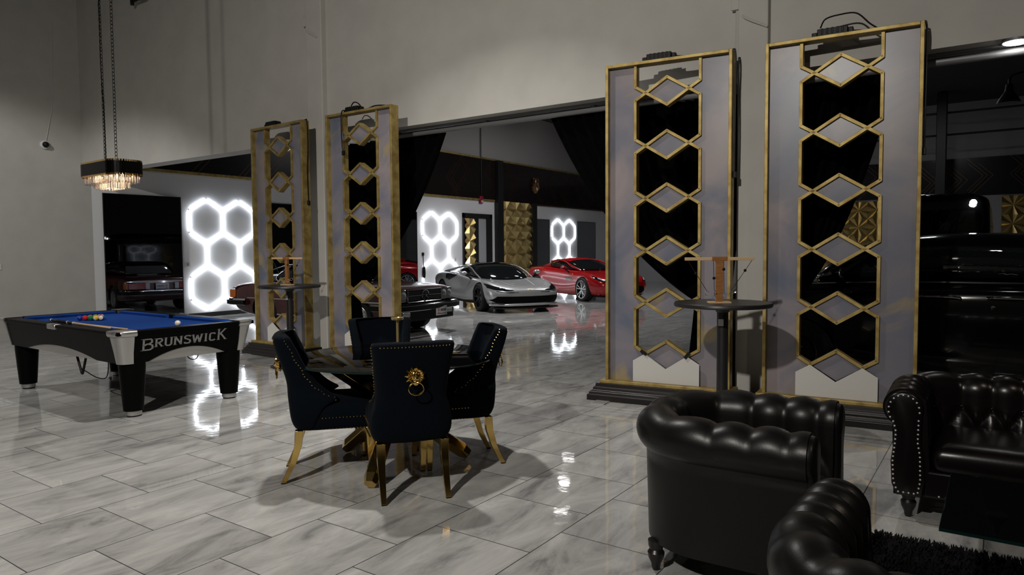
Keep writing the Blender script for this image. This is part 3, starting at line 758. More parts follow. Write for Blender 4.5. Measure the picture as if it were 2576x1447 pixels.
for sx in (-1, 1):
    for sy in (-1, 1):
        def corner(z, w, r, grow):
            ins = (.78 - z) * .20 + .012 - grow; ox, oy = L2 - ins, W2 - ins; P = [(ox - w, oy)]
            P += [(ox - r + r * sin(q), oy - r + r * cos(q)) for q in [pi / 2 * k / 8 for k in range(9)]] + [(ox, oy - w), (ox - .05, oy - w), (ox - w, oy - w), (ox - w, oy - .05)]
            return [V((sx * x, sy * y, z)) for x, y in P]
        MB().loft([corner(.498, .105, .075, .010), corner(.60, .118, .08, .010), corner(.757, .150, .085, .010)]).build('corner_casting', 'alu', PT_, smooth=40)
        MB().loft([corner(.750, .165, .09, .016), corner(.762, .185, .10, .026), corner(.790, .187, .10, .028), corner(.804, .182, .095, .018), corner(.808, .170, .085, .002)]).build('corner_cap', 'alu', PT_, smooth=50)
        x, y = sx * (L2 - .17), sy * (W2 - .20)
        lg = MB().lathe([(.115, .56), (.114, .45), (.10, .25), (.085, .055), (.001, .055)], 28, Matrix.Translation((x, y, 0))).build('leg', 'pool_black', PT_)
        MB().lathe([(.001, .012), (.068, .012), (.07, .02), (.07, .052), (.083, .056), (.001, .056)], 28, Matrix.Translation((x, y, 0))).build('foot_ring', 'alu', lg)
        MB().lathe([(.001, 0), (.06, 0), (.06, .012), (.001, .012)], 24, Matrix.Translation((x, y, 0))).build('foot_pad', 'black_plastic', lg)
for sy in (-1, 1): MB().box(-.09, .09, sy * W2 - .005 if sy > 0 else -W2 - .012, (W2 + .012) if sy > 0 else -W2 + .06, .752, .806).build('side_cap', 'alu', PT_, bevel=.012)
# bracket and ball return wire under the table
MB().tube(smooth_path([(.05, -.50, .56), (.16, -.5, .36), (.20, -.5, .30), (.24, -.5, .36), (.34, -.5, .56)], 5), .012, 8).build('bracket', 'black_plastic', PT_)
MB().tube(smooth_path([(-.05, -.45, .56), (-.06, -.44, .45), (-.02, -.42, .33), (.10, -.42, .30), (.35, -.42, .26), (.55, -.42, .30), (.60, -.42, .56)], 6), .005, 6).build('ball_return_wire', 'black_plastic', PT_)
MB().tube(smooth_path([(L2 - .3, .1, .56), (L2 - .24, .1, .46), (L2 - .2, .16, .45), (L2 - .2, .2, .56)], 6), .005, 6).build('ball_return_wire', 'black_plastic', PT_)
# raised lettering on the end panel: strokes in a 1 x 1 box with small serifs
GL = {
 'B': (.72, [((.1, 0), (.1, 1)), ((.1, .96), (.55, .96)), ((.55, .96), (.62, .86)), ((.62, .86), (.62, .66)), ((.62, .66), (.42, .54)), ((.1, .42), (.35, .56)), ((.42, .54), (.66, .42)), ((.66, .42), (.68, .16)), ((.68, .16), (.52, .04)), ((.1, .04), (.52, .04))], [(.04, 0), (.04, 1)]),
 'R': (.70, [((.14, 0), (.14, 1)), ((.14, .95), (.5, .95)), ((.5, .95), (.6, .84)), ((.6, .84), (.6, .66)), ((.6, .66), (.45, .52)), ((.14, .44), (.45, .52)), ((.32, .5), (.62, 0))], [(.12, 0), (.1, 1), (.64, 0)]),
 'U': (.70, [((.12, 1), (.12, .18)), ((.12, .18), (.24, .03)), ((.24, .03), (.48, .03)), ((.48, .03), (.6, .18)), ((.6, .18), (.6, 1))], [(.12, 1), (.6, 1)]),
 'N': (.76, [((.12, 0), (.12, 1)), ((.12, .98), (.64, .04)), ((.64, 0), (.64, 1))], [(.12, 0), (.1, 1), (.64, 1)]),
 'S': (.66, [((.58, .86), (.5, .96)), ((.5, .96), (.2, .96)), ((.2, .96), (.1, .84)), ((.1, .84), (.12, .66)), ((.12, .66), (.56, .40)), ((.56, .40), (.58, .16)), ((.58, .16), (.48, .04)), ((.48, .04), (.16, .04)), ((.16, .04), (.08, .16))], []),
 'W': (.96, [((.06, 1), (.24, 0)), ((.24, 0), (.46, .9)), ((.46, .9), (.68, 0)), ((.68, 0), (.86, 1))], [(.06, 1), (.86, 1)]),
 'I': (.36, [((.18, 0), (.18, 1))], [(.18, 0), (.18, 1)]),
 'C': (.64, [((.56, .84), (.48, .96)), ((.48, .96), (.2, .96)), ((.2, .96), (.1, .82)), ((.1, .82), (.1, .18)), ((.1, .18), (.2, .04)), ((.2, .04), (.48, .04)), ((.48, .04), (.56, .14))], []),
 'K': (.78, [((.14, 0), (.14, 1)), ((.16, .45), (.62, 1)), ((.3, .56), (.66, 0))], [(.14, 0), (.14, 1), (.62, 1), (.66, 0)]),
}
def lettering(mb, text, x, h, mp, sw=.10, gap=.10, tall=None):
    for i, c in enumerate(text):
        w, st, se = GL[c]; hh, bs = (tall or {}).get(i, (h, 0)); wd = h if i not in (tall or {}) else hh * .92
        for (a, b), (c2, d) in st:
            p, q = V((x + a * wd, bs + b * hh, 0)), V((x + c2 * wd, bs + d * hh, 0)); t_ = (q - p).normalized() * sw * h * .35; n = V((-t_.y, t_.x, 0)).normalized() * sw * h * .5
            P = [p - t_ * .4 - n, q + t_ * .4 - n, q + t_ * .4 + n, p - t_ * .4 + n]
            mb.prism([mp(v.x, v.y, 0) for v in P], mp(0, 0, 1) - mp(0, 0, 0))
        for a, b in se:
            px, py = x + a * wd, bs + b * hh; hw = sw * h * 1.0; e = sw * h * .22; y0 = py - (e if b > .5 else 0)
            mb.prism([mp(px - hw, y0, 0), mp(px + hw, y0, 0), mp(px + hw, y0 + e, 0), mp(px - hw, y0 + e, 0)], mp(0, 0, 1) - mp(0, 0, 0))
        x += w * wd + gap * h
    return x
m = MB()
tot = lettering(MB(), 'BRUNSWICK', 0, .078, lambda a, b, c: V((a, b, c)), tall={0: (.108, -.024), 8: (.108, 0)})
sc = .86 / tot
m = MB(); lettering(m, 'BRUNSWICK', 0, .078, lambda a, b, c: apron_pt('e', -.455 + a * sc, .632 + b, .001 + .004 * c), sw=.15, tall={0: (.108, -.024), 8: (.108, 0)})
m.build('lettering', 'letter', PT_, smooth=0)

# balls and cues lie on the bed
def ball_mat(n, c, stripe):
    m = mat('pool_ball_' + n, c, .12, coat=.5)
    if stripe:
        nt = m.node_tree; b = nt.nodes['Principled BSDF']; N = nt.nodes.new
        tc = N('ShaderNodeTexCoord'); sp = N('ShaderNodeSeparateXYZ'); nt.links.new(tc.outputs['Object'], sp.inputs[0])
        ab = N('ShaderNodeMath'); ab.operation = 'ABSOLUTE'; nt.links.new(sp.outputs['Z'], ab.inputs[0])
        gt = N('ShaderNodeMath'); gt.operation = 'GREATER_THAN'; gt.inputs[1].default_value = .015; nt.links.new(ab.outputs[0], gt.inputs[0])
        mx = N('ShaderNodeMix'); mx.data_type = 'RGBA'; nt.links.new(gt.outputs[0], mx.inputs['Factor']); mx.inputs[6].default_value = (*c, 1); mx.inputs[7].default_value = (.68, .60, .45, 1)
        nt.links.new(mx.outputs[2], b.inputs['Base Color'])
    return m
CC = dict(yellow=(.62, .40, .03), blue=(.01, .03, .22), red=(.42, .012, .012), purple=(.07, .01, .14), orange=(.55, .14, .02), green=(.01, .13, .04), maroon=(.15, .01, .015), black=(.008, .008, .008))
order = [('blue', 0), ('red', 0), ('green', 0), ('yellow', 1), ('blue', 1), ('purple', 0), ('orange', 0), ('black', 0), ('orange', 1), ('maroon', 0), ('yellow', 0), ('red', 1), ('green', 1), ('purple', 1), ('maroon', 1)]
RB = .0288
bme = bpy.data.meshes.new('ball'); q = MB().ball((0, 0, 0), RB, 24, 16); bme.from_pydata([tuple(p) for p in q.v], [], q.f)
for p in bme.polygons: p.use_smooth = True
A = V((-8.22, 3.66, .764 + RB)); ux = V((.80, .60, 0)).normalized(); uy = V((-ux.y, ux.x, 0))
i = 0; rnd = random.Random(3)
names = {0: 'solid', 1: 'striped'}
for row in range(5):
    for k in range(5 - row):
        c, st = order[i]; i += 1
        o = bpy.data.objects.new('billiard_ball', bme.copy()); COL.objects.link(o); o.data.materials.append(ball_mat(c + str(st), CC[c], st))
        o.location = A + ux * ((k + row * .5 - 2) * RB * 2.03) + uy * (row * RB * 2 * .88); o.rotation_euler = (rnd.uniform(.9, 2), rnd.uniform(-.5, .5), rnd.uniform(0, 6))
        tag(o, f'{names[st]} {c} ball racked on the blue felt', 'ball', 'racked pool balls on the blue felt')
o = bpy.data.objects.new('billiard_ball', bme.copy()); COL.objects.link(o); o.data.materials.append(ball_mat('white', (.66, .60, .46), 0)); o.location = (-6.82, 3.86, .764 + RB)
tag(o, 'lone ivory cue ball near the lettered end of the pool table', 'ball')
def cue(label, a, b):
    t = thing('pool_cue', label, 'cue', (0, 0, 0), 0, 'pool cues on the table')
    a, b = V(a), V(b); d = b - a; P = lambda k: a + d * k
    MB().tube([P(0), P(.02), P(.40)], [.014, .0145, .0115], 12).build('butt', 'wood_dark', t)
    MB().tube([P(.13), P(.30)], [.0148, .0135], 12).build('wrap', 'black_plastic', t)
    MB().tube([P(.40), P(.985)], [.0115, .0065], 12).build('shaft', 'wood_pale', t)
    m = MB(); m.tube([P(.395), P(.41)], .0125, 12); m.tube([P(.30), P(.31)], .0142, 12); m.tube([P(.02), P(.035)], .0152, 12); m.build('ferrule_ring', 'white', t)
    MB().tube([P(.985), P(1)], .0062, 10).build('tip', 'felt', t)
cue('pool cue lying farther from the near rail, with wrapped dark butt', (-8.25, 3.33, .779), (-6.86, 3.40, .772))
cue('pool cue lying along the near rail, partly under the other cue', (-8.12, 3.22, .8155), (-6.75, 3.19, .8075))

# ------------------------------------------------------------------ chandelier
t = thing('chandelier', 'oblong black chandelier with crystal tiers hanging over the pool table', 'chandelier', (-7.72, 3.70, 2.12), radians(-2))
def stadium(a, b, n):
    """n points on a rounded rectangle of half sizes a,b"""
    r = b * .75; pts = []
    segs = []
    P = []
    for cx, cy, a0 in ((a - r, b - r, 0), (-a + r, b - r, 90), (-a + r, -b + r, 180), (a - r, -b + r, 270)):
        for k in range(9):
            q = radians(a0 + k * 11.25); P.append(V((cx + r * cos(q), cy + r * sin(q), 0)))
    P.append(P[0]); Ls = [0]
    for u, w in zip(P, P[1:]): Ls.append(Ls[-1] + (w - u).length)
    out = []
    for i in range(n):
        s = Ls[-1] * i / n; j = max(k for k in range(len(Ls)) if Ls[k] <= s + 1e-9); j = min(j, len(P) - 2)
        f = (s - Ls[j]) / max(1e-9, Ls[j + 1] - Ls[j]); p = P[j].lerp(P[j + 1], f); tg = (P[j + 1] - P[j]).normalized(); out.append((p, tg))
    return out
ca, cb = .40, .172
m = MB(); g = MB(); g2 = MB()
for p, tg in stadium(ca, cb, 84):
    nrm = V((tg.y, -tg.x, 0))
    m.bar(p + V((0, 0, .20)), p + V((0, 0, .322)), .0235, .014, nrm)
    g.bar(p + V((0, 0, .320)), p + V((0, 0, .340)), .017, .010, nrm); g2.bar(p + V((0, 0, .182)), p + V((0, 0, .202)), .017, .010, nrm)
m.build('band', 'band_black', t, smooth=0); g.build('upper_tips', 'gold', t, smooth=0); g2.build('lower_tips', 'gold', t, smooth=0)
m = MB()
for z in (.22, .29): m.tube([p * .97 + V((0, 0, z)) for p, _ in stadium(ca, cb, 60)], .006, 6, True)
m.tube([(-ca + .02, 0, .28), (ca - .02, 0, .28)], .008, 8); m.tube([(0, -cb + .01, .28), (0, cb - .01, .28)], .008, 8)
m.build('inner_frame', 'gold', t)
for sx, n, z0, z1 in ((.90, 62, .115, .20), (.76, 50, .108, .19), (.58, 38, .062, .17), (.40, 28, .058, .16)):
    m = MB()
    for p, tg in stadium(ca * sx, cb * sx, n):
        m.lathe([(.001, z0 - .006), (.008, z0), (.008, z1), (.001, z1 + .003)], 6, Matrix.Translation((p.x, p.y, 0)))
    m.build('crystal_tier', 'crystal', t, smooth=0)
for k in range(5):
    x = -.24 + k * .12; MB().lathe([(.001, .135), (.012, .145), (.015, .165), (.010, .20), (.001, .215)], 12, Matrix.Translation((x, 0, 0))).build('bulb', 'bulb', t)
def chain(mb, a, b, r, w):
    a, b = V(a), V(b); n = int((b - a).length / (r * 1.55)); d = (b - a) / n
    for i in range(n):
        c = a + d * (i + .5); mm = Matrix.Rotation((pi / 2) * (i % 2) + .4, 4, 'Z') @ Matrix.Rotation(pi / 2, 4, 'X') @ Matrix.Diagonal((.62, 1, 1, 1))
        mb.torus(c, r, w, mm, 10, 5)
for x, dx in ((-.13, -.03), (.12, .02)):
    m = MB(); chain(m, (x, 0, .29), (x + dx, 0, 5.25), .024, .0028)
    m.build('chain', 'band_black', t)
MB().tube(smooth_path([(-.12, 0, .35), (-.15, .01, .9), (-.135, -.01, 1.4), (-.17, .01, 2.3), (-.18, 0, 5.3)], 8), .006, 6).build('cord', 'black_plastic', t)
# ------------------------------------------------------------------ button tufted leather seating
def chesterfield(name, label, cat, loc, rz, W, D, H=.72, leather='leather', ds=.155, group=None, seats=1, nails=True, roll_amp=.021):
    """seat faces local +y; rolled arms and back of one height"""
    t = thing(name, label, cat, loc, rz, group)
    roll = .105; ra = .27; zb = .14; zs = H - roll
    xi, yf, yb = W / 2 - ra, D / 2, -D / 2 + ra
    rc = .16
    # plan path of the inner face, left front -> back -> right front
    P = [(-xi, yf), (-xi, yb + rc)]
    P += [(-xi + rc * (1 - cos(a)), yb + rc * (1 - sin(a))) for a in [pi / 2 * k / 8 for k in range(1, 9)]]
    P += [(-x, y) for x, y in reversed(P)]
    P = [V((x, y, 0)) for x, y in P]
    Ls = [0]
    for a, b in zip(P, P[1:]): Ls.append(Ls[-1] + (b - a).length)
    LT = Ls[-1]; n = int(LT / .016)
    nb = max(2, round(LT / ds)); ds = LT / nb
    # corner smoothing: sample points, normals by wide differences
    def at(s):
        s = min(max(s, 0), LT); j = max(k for k in range(len(Ls)) if Ls[k] <= s + 1e-9); j = min(j, len(P) - 2)
        return P[j].lerp(P[j + 1], (s - Ls[j]) / max(1e-9, Ls[j + 1] - Ls[j]))
    # profile: (outward, z, nx, nz, t)
    prof = []; z0 = .30; run = 0
    k1 = 18
    for i in range(k1 + 1):
        f = i / k1; prof.append((.035 * f * f * 0 + .02 * f, lerp(z0, zs - .01, f), -1, .05))
    c = (.02 + roll, zs)
    for i in range(1, 31):
        a = pi - (pi + 1.0) * i / 30; prof.append((c[0] + roll * cos(a), c[1] + roll * sin(a), cos(a), sin(a)))
    ox, oz = prof[-1][:2]
    for i in range(1, 9):
        f = i / 8; prof.append((lerp(ox, ox - .012, f), lerp(oz, zb, f), 1, 0))
    tt = [0]
    for a, b in zip(prof, prof[1:]): tt.append(tt[-1] + hypot(b[0] - a[0], b[1] - a[1]))
    tA, tB = .10, .245
    if zs - z0 < .22: tA, tB = .08, .21
    half = tB - tA
    rows = []; buttons = []
    for i in range(n + 1):
        s = LT * i / n; p = at(s); tg = (at(s + .03) - at(s - .03)).normalized(); nr = V((tg.y, -tg.x, 0))   # outward
        row = []
        for (o, z, nx, nz), t_ in zip(prof, tt):
            u = s / ds
            if t_ <= tB: a, b = u + (t_ - tA) / (2 * half), u - (t_ - tA) / (2 * half)
            else: a, b = u + .5, u - .5
            pil = (abs(sin(pi * a)) * abs(sin(pi * b))) ** .55
            fade = 1
            if t_ < tA: fade = max(0, t_ / tA) ** 1
            e = tt[k1 + 24]
            if t_ > tt[k1 + 14]: fade = max(0, 1 - (t_ - tt[k1 + 14]) / (e - tt[k1 + 14]))
            amp = .034 if t_ < tB else roll_amp
            if t_ > tB: pil = pil ** .7
            d = amp * (pil - .72) * fade
            endf = min(1, min(s, LT - s) / .05); d *= endf
            q = p + nr * (o + nx * d) + V((0, 0, z + nz * d))
            row.append(q)
        # close underneath
        row.append(p + nr * (prof[-1][0] - .03) + V((0, 0, zb))); row.append(p + nr * .03 + V((0, 0, zb))); row.append(p + nr * .012 + V((0, 0, z0 - .03)))
        rows.append(row)
    m = MB(); m.loft(rows, True, True)
    m.build('tufted_back_and_arms', leather, t, smooth=60)
    m = MB()
    def pos(s, tq, inset):
        j = min(range(len(tt)), key=lambda k: abs(tt[k] - tq)); o, z, nx, nz = prof[j]
        p = at(s); tg = (at(s + .03) - at(s - .03)).normalized(); nr = V((tg.y, -tg.x, 0)); return p + nr * (o - nx * inset) + V((0, 0, z - nz * inset))
    for k in range(1, nb):
        m.ball(pos(k * ds, tA, .016), .010, 8, 6)
    for k in range(nb): m.ball(pos((k + .5) * ds, tB, .014), .010, 8, 6)
    m.build('button', leather, t)
    # scrolled arm fronts with nail heads
    for sgn in (-1, 1):
        out = [(o, z) for o, z, _, _ in prof] + [(prof[-1][0] - .03, zb), (.0, zb)]
        # S shaped front board
        board = []
        cx, cz = c
        for i in range(27):
            a = pi * 1.10 - (pi * 1.38) * i / 26; board.append((cx + (roll - .012) * cos(a), cz + (roll - .012) * sin(a)))
        bx = cx + (roll - .012) * cos(pi * 1.10 - 2 * pi * .80); 
        board += [(cx + .045, cz - .13), (cx + .05, cz - .2), (cx + .062, cz - .3), (cx + .055, zb + .06), (cx + .03, zb)]
        board += [(cx - .09, zb), (cx - .105, zb + .08), (cx - .10, cz - .26), (cx - .085, cz - .18)]
        y = yf; fx = lambda o: sgn * (xi + o)
        secs = []
        for dy, k in ((-.004, 1.0), (.012, .99), (.022, .94), (.026, .86)):
            secs.append([V((fx(cx + (o - cx) * k), y + dy, (cz - .18) + (z - (cz - .18)) * (k + (1 - k) * .55))) for o, z in board])
        m = MB(); m.loft(secs); m.build('arm_front', leather, t, smooth=50)
        m = MB(); ring = [(cx + (o - cx) * .80, (cz - .18) + (z - (cz - .18)) * .925) for o, z in board]
        acc = 0; ring = ring + [ring[0]]
        for (a0, b0), (a1, b1) in zip(ring, ring[1:]):
            L = hypot(a1 - a0, b1 - b0); k = max(1, int(L / .004))
            for i in range(k):
                acc += L / k
                if acc > .024 and b0 > zb + .02: m.ball((fx(lerp(a0, a1, i / k)), y + .027, lerp(b0, b1, i / k)), .0062, 6, 4); acc = 0
        if nails: m.build('nail_trim', 'steel', t)
    # seat cushions and base
    for k in range(seats):
        a, b = -xi + (2 * xi) * k / seats + .004, -xi + (2 * xi) * (k + 1) / seats - .004
        secs = []
        for z, e in ((.285, .03), (.30, .006), (.36, 0), (.405, .008), (.435, .04), (.452, .11)):
            e2 = min(e, (b - a) * .4); r = .04; Q = []
            x0, x1, y0, y1 = a + e2, b - e2, yb - .02 + e2, yf + .02 - e2
            for cx_, cy_, a0 in ((x1 - r, y1 - r, 0), (x0 + r, y1 - r, 90), (x0 + r, y0 + r, 180), (x1 - r, y0 + r, 270)):
                for q in range(4): an = radians(a0 + q * 30); Q.append(V((cx_ + r * cos(an), cy_ + r * sin(an), z)))
            secs.append(Q)
        m = MB(); m.loft(secs); m.build('seat_cushion', leather, t, smooth=180, sub=1)
    MB().box(-xi - .03, xi + .03, yb - .1, yf - .005, zb, .29).build('base', leather, t, bevel=.015)
    m = MB()
    for k in range(int((2 * xi) / .034)): m.ball((-xi + .02 + k * .034, yf - .004, zb + .018), .006, 6, 4)
    if nails: m.build('nail_trim', 'steel', t)
    for sx in (-1, 1):
        for sy in (-1, 1):
            MB().lathe([(.001, 0), (.016, 0), (.020, .012), (.022, .03), (.036, .06), (.040, .085), (.030, .10), (.036, .115), (.038, .142), (.001, .142)], 20, Matrix.Translation((sx * (xi + (.10 if sy > 0 else .06)), (D / 2 - .08) if sy > 0 else -D / 2 + .20, 0))).build('leg', 'wood_dark', t)
    return t
chesterfield('leather_armchair', 'buttoned black leather tub armchair with its outer side towards the viewer', 'armchair', (-1.065, 3.315, 0), -pi / 2 + radians(2), .99, .88, .755, 'leather', .15, nails=False)
chesterfield('leather_sofa', 'buttoned dark leather sofa at the right edge, in front of the black sedan', 'sofa', (.425, 4.80, 0), pi + radians(2), 2.0, .86, .73, 'leather_brown', .15, seats=2)
chesterfield('leather_sofa', 'leather sofa whose pleated arm fills the bottom edge, nearest the viewer', 'sofa', (.40, 2.17, 0), radians(-1), 2.0, .86, .70, 'leather', .105, roll_amp=.034, seats=2)

# ------------------------------------------------------------------ low table, rug
t = thing('coffee_table', 'low table with black glass top on the black rug', 'table', (.47, 3.52, 0))
MB().box(-.64, .64, -.41, .40, .408, .420).build('tabletop', 'glass_black', t, smooth=0, bevel=.002)
m = MB(); m.box(-.641, .641, -.412, -.41, .408, .420); m.box(-.642, -.64, -.41, .40, .408, .420)
m.build('edge', 'glass_edge', t, smooth=0)
for sx in (-1, 1):
    for sy in (-1, 1):
        secs = [[V((sx * (.24 + o) + a * w, sy * (.20 + o * .5) + b * w, z)) for a, b in ((-1, -1), (1, -1), (1, 1), (-1, 1))] for z, w, o in ((0, .03, .03), (.2, .022, .0), (.408, .032, -.03))]
        MB().loft(secs).build('leg', 'gold', t, smooth=0, bevel=.003)
m = MB()
rx0, rx1, ry0, ry1 = -.50, 1.9, 2.72, 3.98
m.box(rx0, rx1, ry0, ry1, 0.0, .012)
rnd = random.Random(5)
def blade(x, y, L, a, lean):
    dx, dy = cos(a) * lean * L, sin(a) * lean * L; w = .004
    px, py = -sin(a) * w, cos(a) * w; h = L * (1 - lean * .5)
    m.add([(x - px, y - py, .010), (x + px, y + py, .010), (x + dx * .6 + px, y + dy * .6 + py, .010 + h * .75), (x + dx * .6 - px, y + dy * .6 - py, .010 + h * .75), (x + dx, y + dy, .010 + h)], [(0, 1, 2, 3), (3, 2, 4)])
for _ in range(15000):
    blade(rnd.uniform(rx0, rx1), rnd.uniform(ry0, ry1), rnd.uniform(.025, .05), rnd.uniform(0, 2 * pi), rnd.uniform(.3, .9))
for k in range(900):
    x = rnd.uniform(rx0, rx1); blade(x, ry1 - rnd.uniform(0, .02), rnd.uniform(.03, .055), pi / 2 + rnd.uniform(-.5, .5), rnd.uniform(.6, .95))
for k in range(500):
    y = rnd.uniform(ry0, ry1); blade(rx0 + rnd.uniform(0, .02), y, rnd.uniform(.03, .055), pi + rnd.uniform(-.5, .5), rnd.uniform(.6, .95))
tag(m.build('shaggy_rug', 'fur', smooth=0), 'black shaggy rug under the low glass table', 'rug')
# ------------------------------------------------------------------ cars (local +x forward, origin midway between the axles)
def shell(rows, arches, mt, sub=2, rw=.37, ty=.8):
    """rows: (x, [(y,z)...] from bottom centre to top centre); arches: x of the axles cut out as wheel wells"""
    secs = []
    for x, half in rows:
        secs.append([V((x, y, z)) for y, z in half] + [V((x, -y, z)) for y, z in reversed(half[1:-1])])
    o = MB().loft(secs).build('tmp_shell', mt, smooth=180, sub=sub)
    if arches:
        cut = MB()
        for ax in arches:
            for s in (-1, 1):
                cut.lathe([(rw, 0), (rw, .6)], 40, Matrix.Translation((ax, s * (ty - .24) if s > 0 else -(ty - .24), .335)) @ Matrix.Rotation(-pi / 2 * s, 4, 'X'))
        c = cut.build('tmp_cut', 'black_plastic', smooth=0)
        md = o.modifiers.new('b', 'BOOLEAN'); md.operation = 'DIFFERENCE'; md.object = c; md.solver = 'EXACT'
        try: md.material_mode = 'TRANSFER'
        except Exception: pass
        me = evaluated(o)
        bpy.data.objects.remove(c)
    else: me = evaluated(o)
    bpy.data.objects.remove(o)
    bm = bmesh.new(); bm.from_mesh(me); tree = BVHTree.FromBMesh(bm); bm.free()
    return me, tree
def body_rows(tab):
    rows = []
    for x, zb, ws, zs, wm, zm, wsh, zsh, wt, zt, zc in tab:
        rows.append((x, [(0, zb), (ws * .85, zb), (ws, zs), (wm, zm), (wsh, zsh), (wt, zt), (wt * .45, lerp(zt, zc, .75)), (0, zc)]))
    return rows
def patch(tree, poly, axis, off=.006, cell=.05, sgn=1, far=4):
    """a conforming panel: polygon projected on the body. axis 'x': poly (y,z) seen from the front (sgn 1) or rear; 'y': (x,z); 'z': (x,y)"""
    bm = bmesh.new(); vs = [bm.verts.new((a, b, 0)) for a, b in poly]; f = bm.faces.new(vs)
    bmesh.ops.triangulate(bm, faces=bm.faces[:])
    for _ in range(6):
        es = [e for e in bm.edges if e.calc_length() > cell]
        if not es: break
        bmesh.ops.subdivide_edges(bm, edges=es, cuts=1); bmesh.ops.triangulate(bm, faces=[f for f in bm.faces if len(f.verts) > 3])
    m = MB(); pts = []; ok = []
    for v in bm.verts:
        a, b = v.co.x, v.co.y
        if axis == 'x': o, d = V((far * sgn, a, b)), V((-sgn, 0, 0))
        elif axis == 'y': o, d = V((a, far * sgn, b)), V((0, -sgn, 0))
        else: o, d = V((a, b, far)), V((0, 0, -1))
        h, nrm, _, _ = tree.ray_cast(o, d)
        if h is None: h, nrm, _, _ = tree.find_nearest(o + d * (far - .9 if axis != 'x' else far - 2.1))
        if nrm.dot(d) > 0: nrm = -nrm
        pts.append(h + nrm * off)
    bm.verts.index_update()
    m.add(pts, [tuple(v.index for v in f.verts) for f in bm.faces]); bm.free()
    return m
def mpatch(m1, m2): m1.add(m2.v, m2.f); return m1
def both(tree, poly, axis, **k):
    m = patch(tree, poly, axis, **k)
    if axis == 'y': k2 = dict(k); k2['sgn'] = -1; return Pair([m, patch(tree, poly, 'y', **k2)])
    q = patch(tree, [(-a, b) for a, b in poly] if axis == 'x' else [(a, -b) for a, b in poly], axis, **k)
    if axis == 'z' and any(abs(b) < 1e-6 for a, b in poly): return Pair([mpatch(m, q)])
    return Pair([m, q])
def add_body(t, me, mt): return link('body', me_fix(me, mt), None, t, 180)
def me_fix(me, mt):
    for p in me.polygons: p.use_smooth = True
    me.set_sharp_from_angle(angle=radians(38)); return me
def wheel(t, x, y, R, w, rim, spokes, s, style='double', rr=.72):
    """s: +1 outer face towards +y"""
    mm = Matrix.Translation((x, y, R)) @ Matrix.Rotation(-pi / 2 * s, 4, 'X')
    ri = R * rr
    wl = MB().lathe([(ri, -w / 2), (R - .03, -w / 2), (R, -w / 2 + .035), (R, w / 2 - .035), (R - .03, w / 2), (ri, w / 2), (ri - .012, w / 2 - .02), (ri - .012, -w / 2)], 48, mm).build('wheel', 'tyre', t)
    m = MB(); m.lathe([(ri - .012, -w / 2 + .01), (ri, w / 2 - .004), (ri - .02, w / 2 - .008), (ri - .03, w / 2 - .10), (.05, w / 2 - .14), (.001, w / 2 - .14)], 48, mm)
    m.build('rim_barrel', 'black_plastic' if style != 'hub' else 'rim_silver', wl)
    m = MB()
    m.torus((0, 0, 0), ri - .012, .012, mm @ Matrix.Translation((0, 0, w / 2 - .012)), 48, 8)
    m.lathe([(.001, w / 2 - .04), (.05, w / 2 - .04), (.055, w / 2 - .022), (.035, w / 2 - .012), (.001, w / 2 - .012)], 24, mm)
    if style == 'hub':
        m.lathe([(ri - .03, w / 2 - .03), (ri * .75, w / 2 - .012), (ri * .4, w / 2 - .02), (.08, w / 2 - .008), (.001, w / 2 - .006)], 40, mm)
        for k in range(16):
            a = 2 * pi * k / 16; d = V((cos(a), sin(a), 0))
            m.bar(mm @ (d * ri * .45 + V((0, 0, w / 2 - .012))), mm @ (d * ri * .9 + V((0, 0, w / 2 - .02))), .012, .014, (0, s, 0))
    else:
        for k in range(spokes):
            for da in ((-.16, .16) if style == 'double' else (0,)):
                a = 2 * pi * k / spokes + .3; d0 = V((cos(a + da * .4), sin(a + da * .4), 0)); d1 = V((cos(a + da * 1.35), sin(a + da * 1.35), 0))
                m.bar(mm @ (d0 * .045 + V((0, 0, w / 2 - .03))), mm @ (d1 * (ri - .015) + V((0, 0, w / 2 - .018))), .020 if style == 'double' else .045, .03, (0, s, 0))
    m.build('spokes', rim, wl, smooth=30)
    m = MB(); m.lathe([(.06, w / 2 - .13), (ri * .82, w / 2 - .13), (ri * .82, w / 2 - .11), (.06, w / 2 - .11)], 36, mm); m.build('brake_disc', 'steel', wl)
    return wl
def four(t, wb, ty, R, w, rim, spokes, style, rr=.72):
    for x in (wb / 2, -wb / 2):
        for s in (1, -1): wheel(t, x, s * (ty - w / 2), R, w, rim, spokes, s, style, rr)
def mirror_ear(t, x, y, z, mt, stem='black_plastic', s=1):
    g = MB(); g.ball((x, y, z), .09, 16, 10, (.75, 1.15, .62)); p = g.build('side_mirror', mt, t)
    MB().tube([(x + .01, y - s * .04, z - .03), (x + .04, y - s * .14, z - .10), (x + .05, y - s * .2, z - .15)], [.024, .02, .03], 8).build('mirror_stem', stem, p)

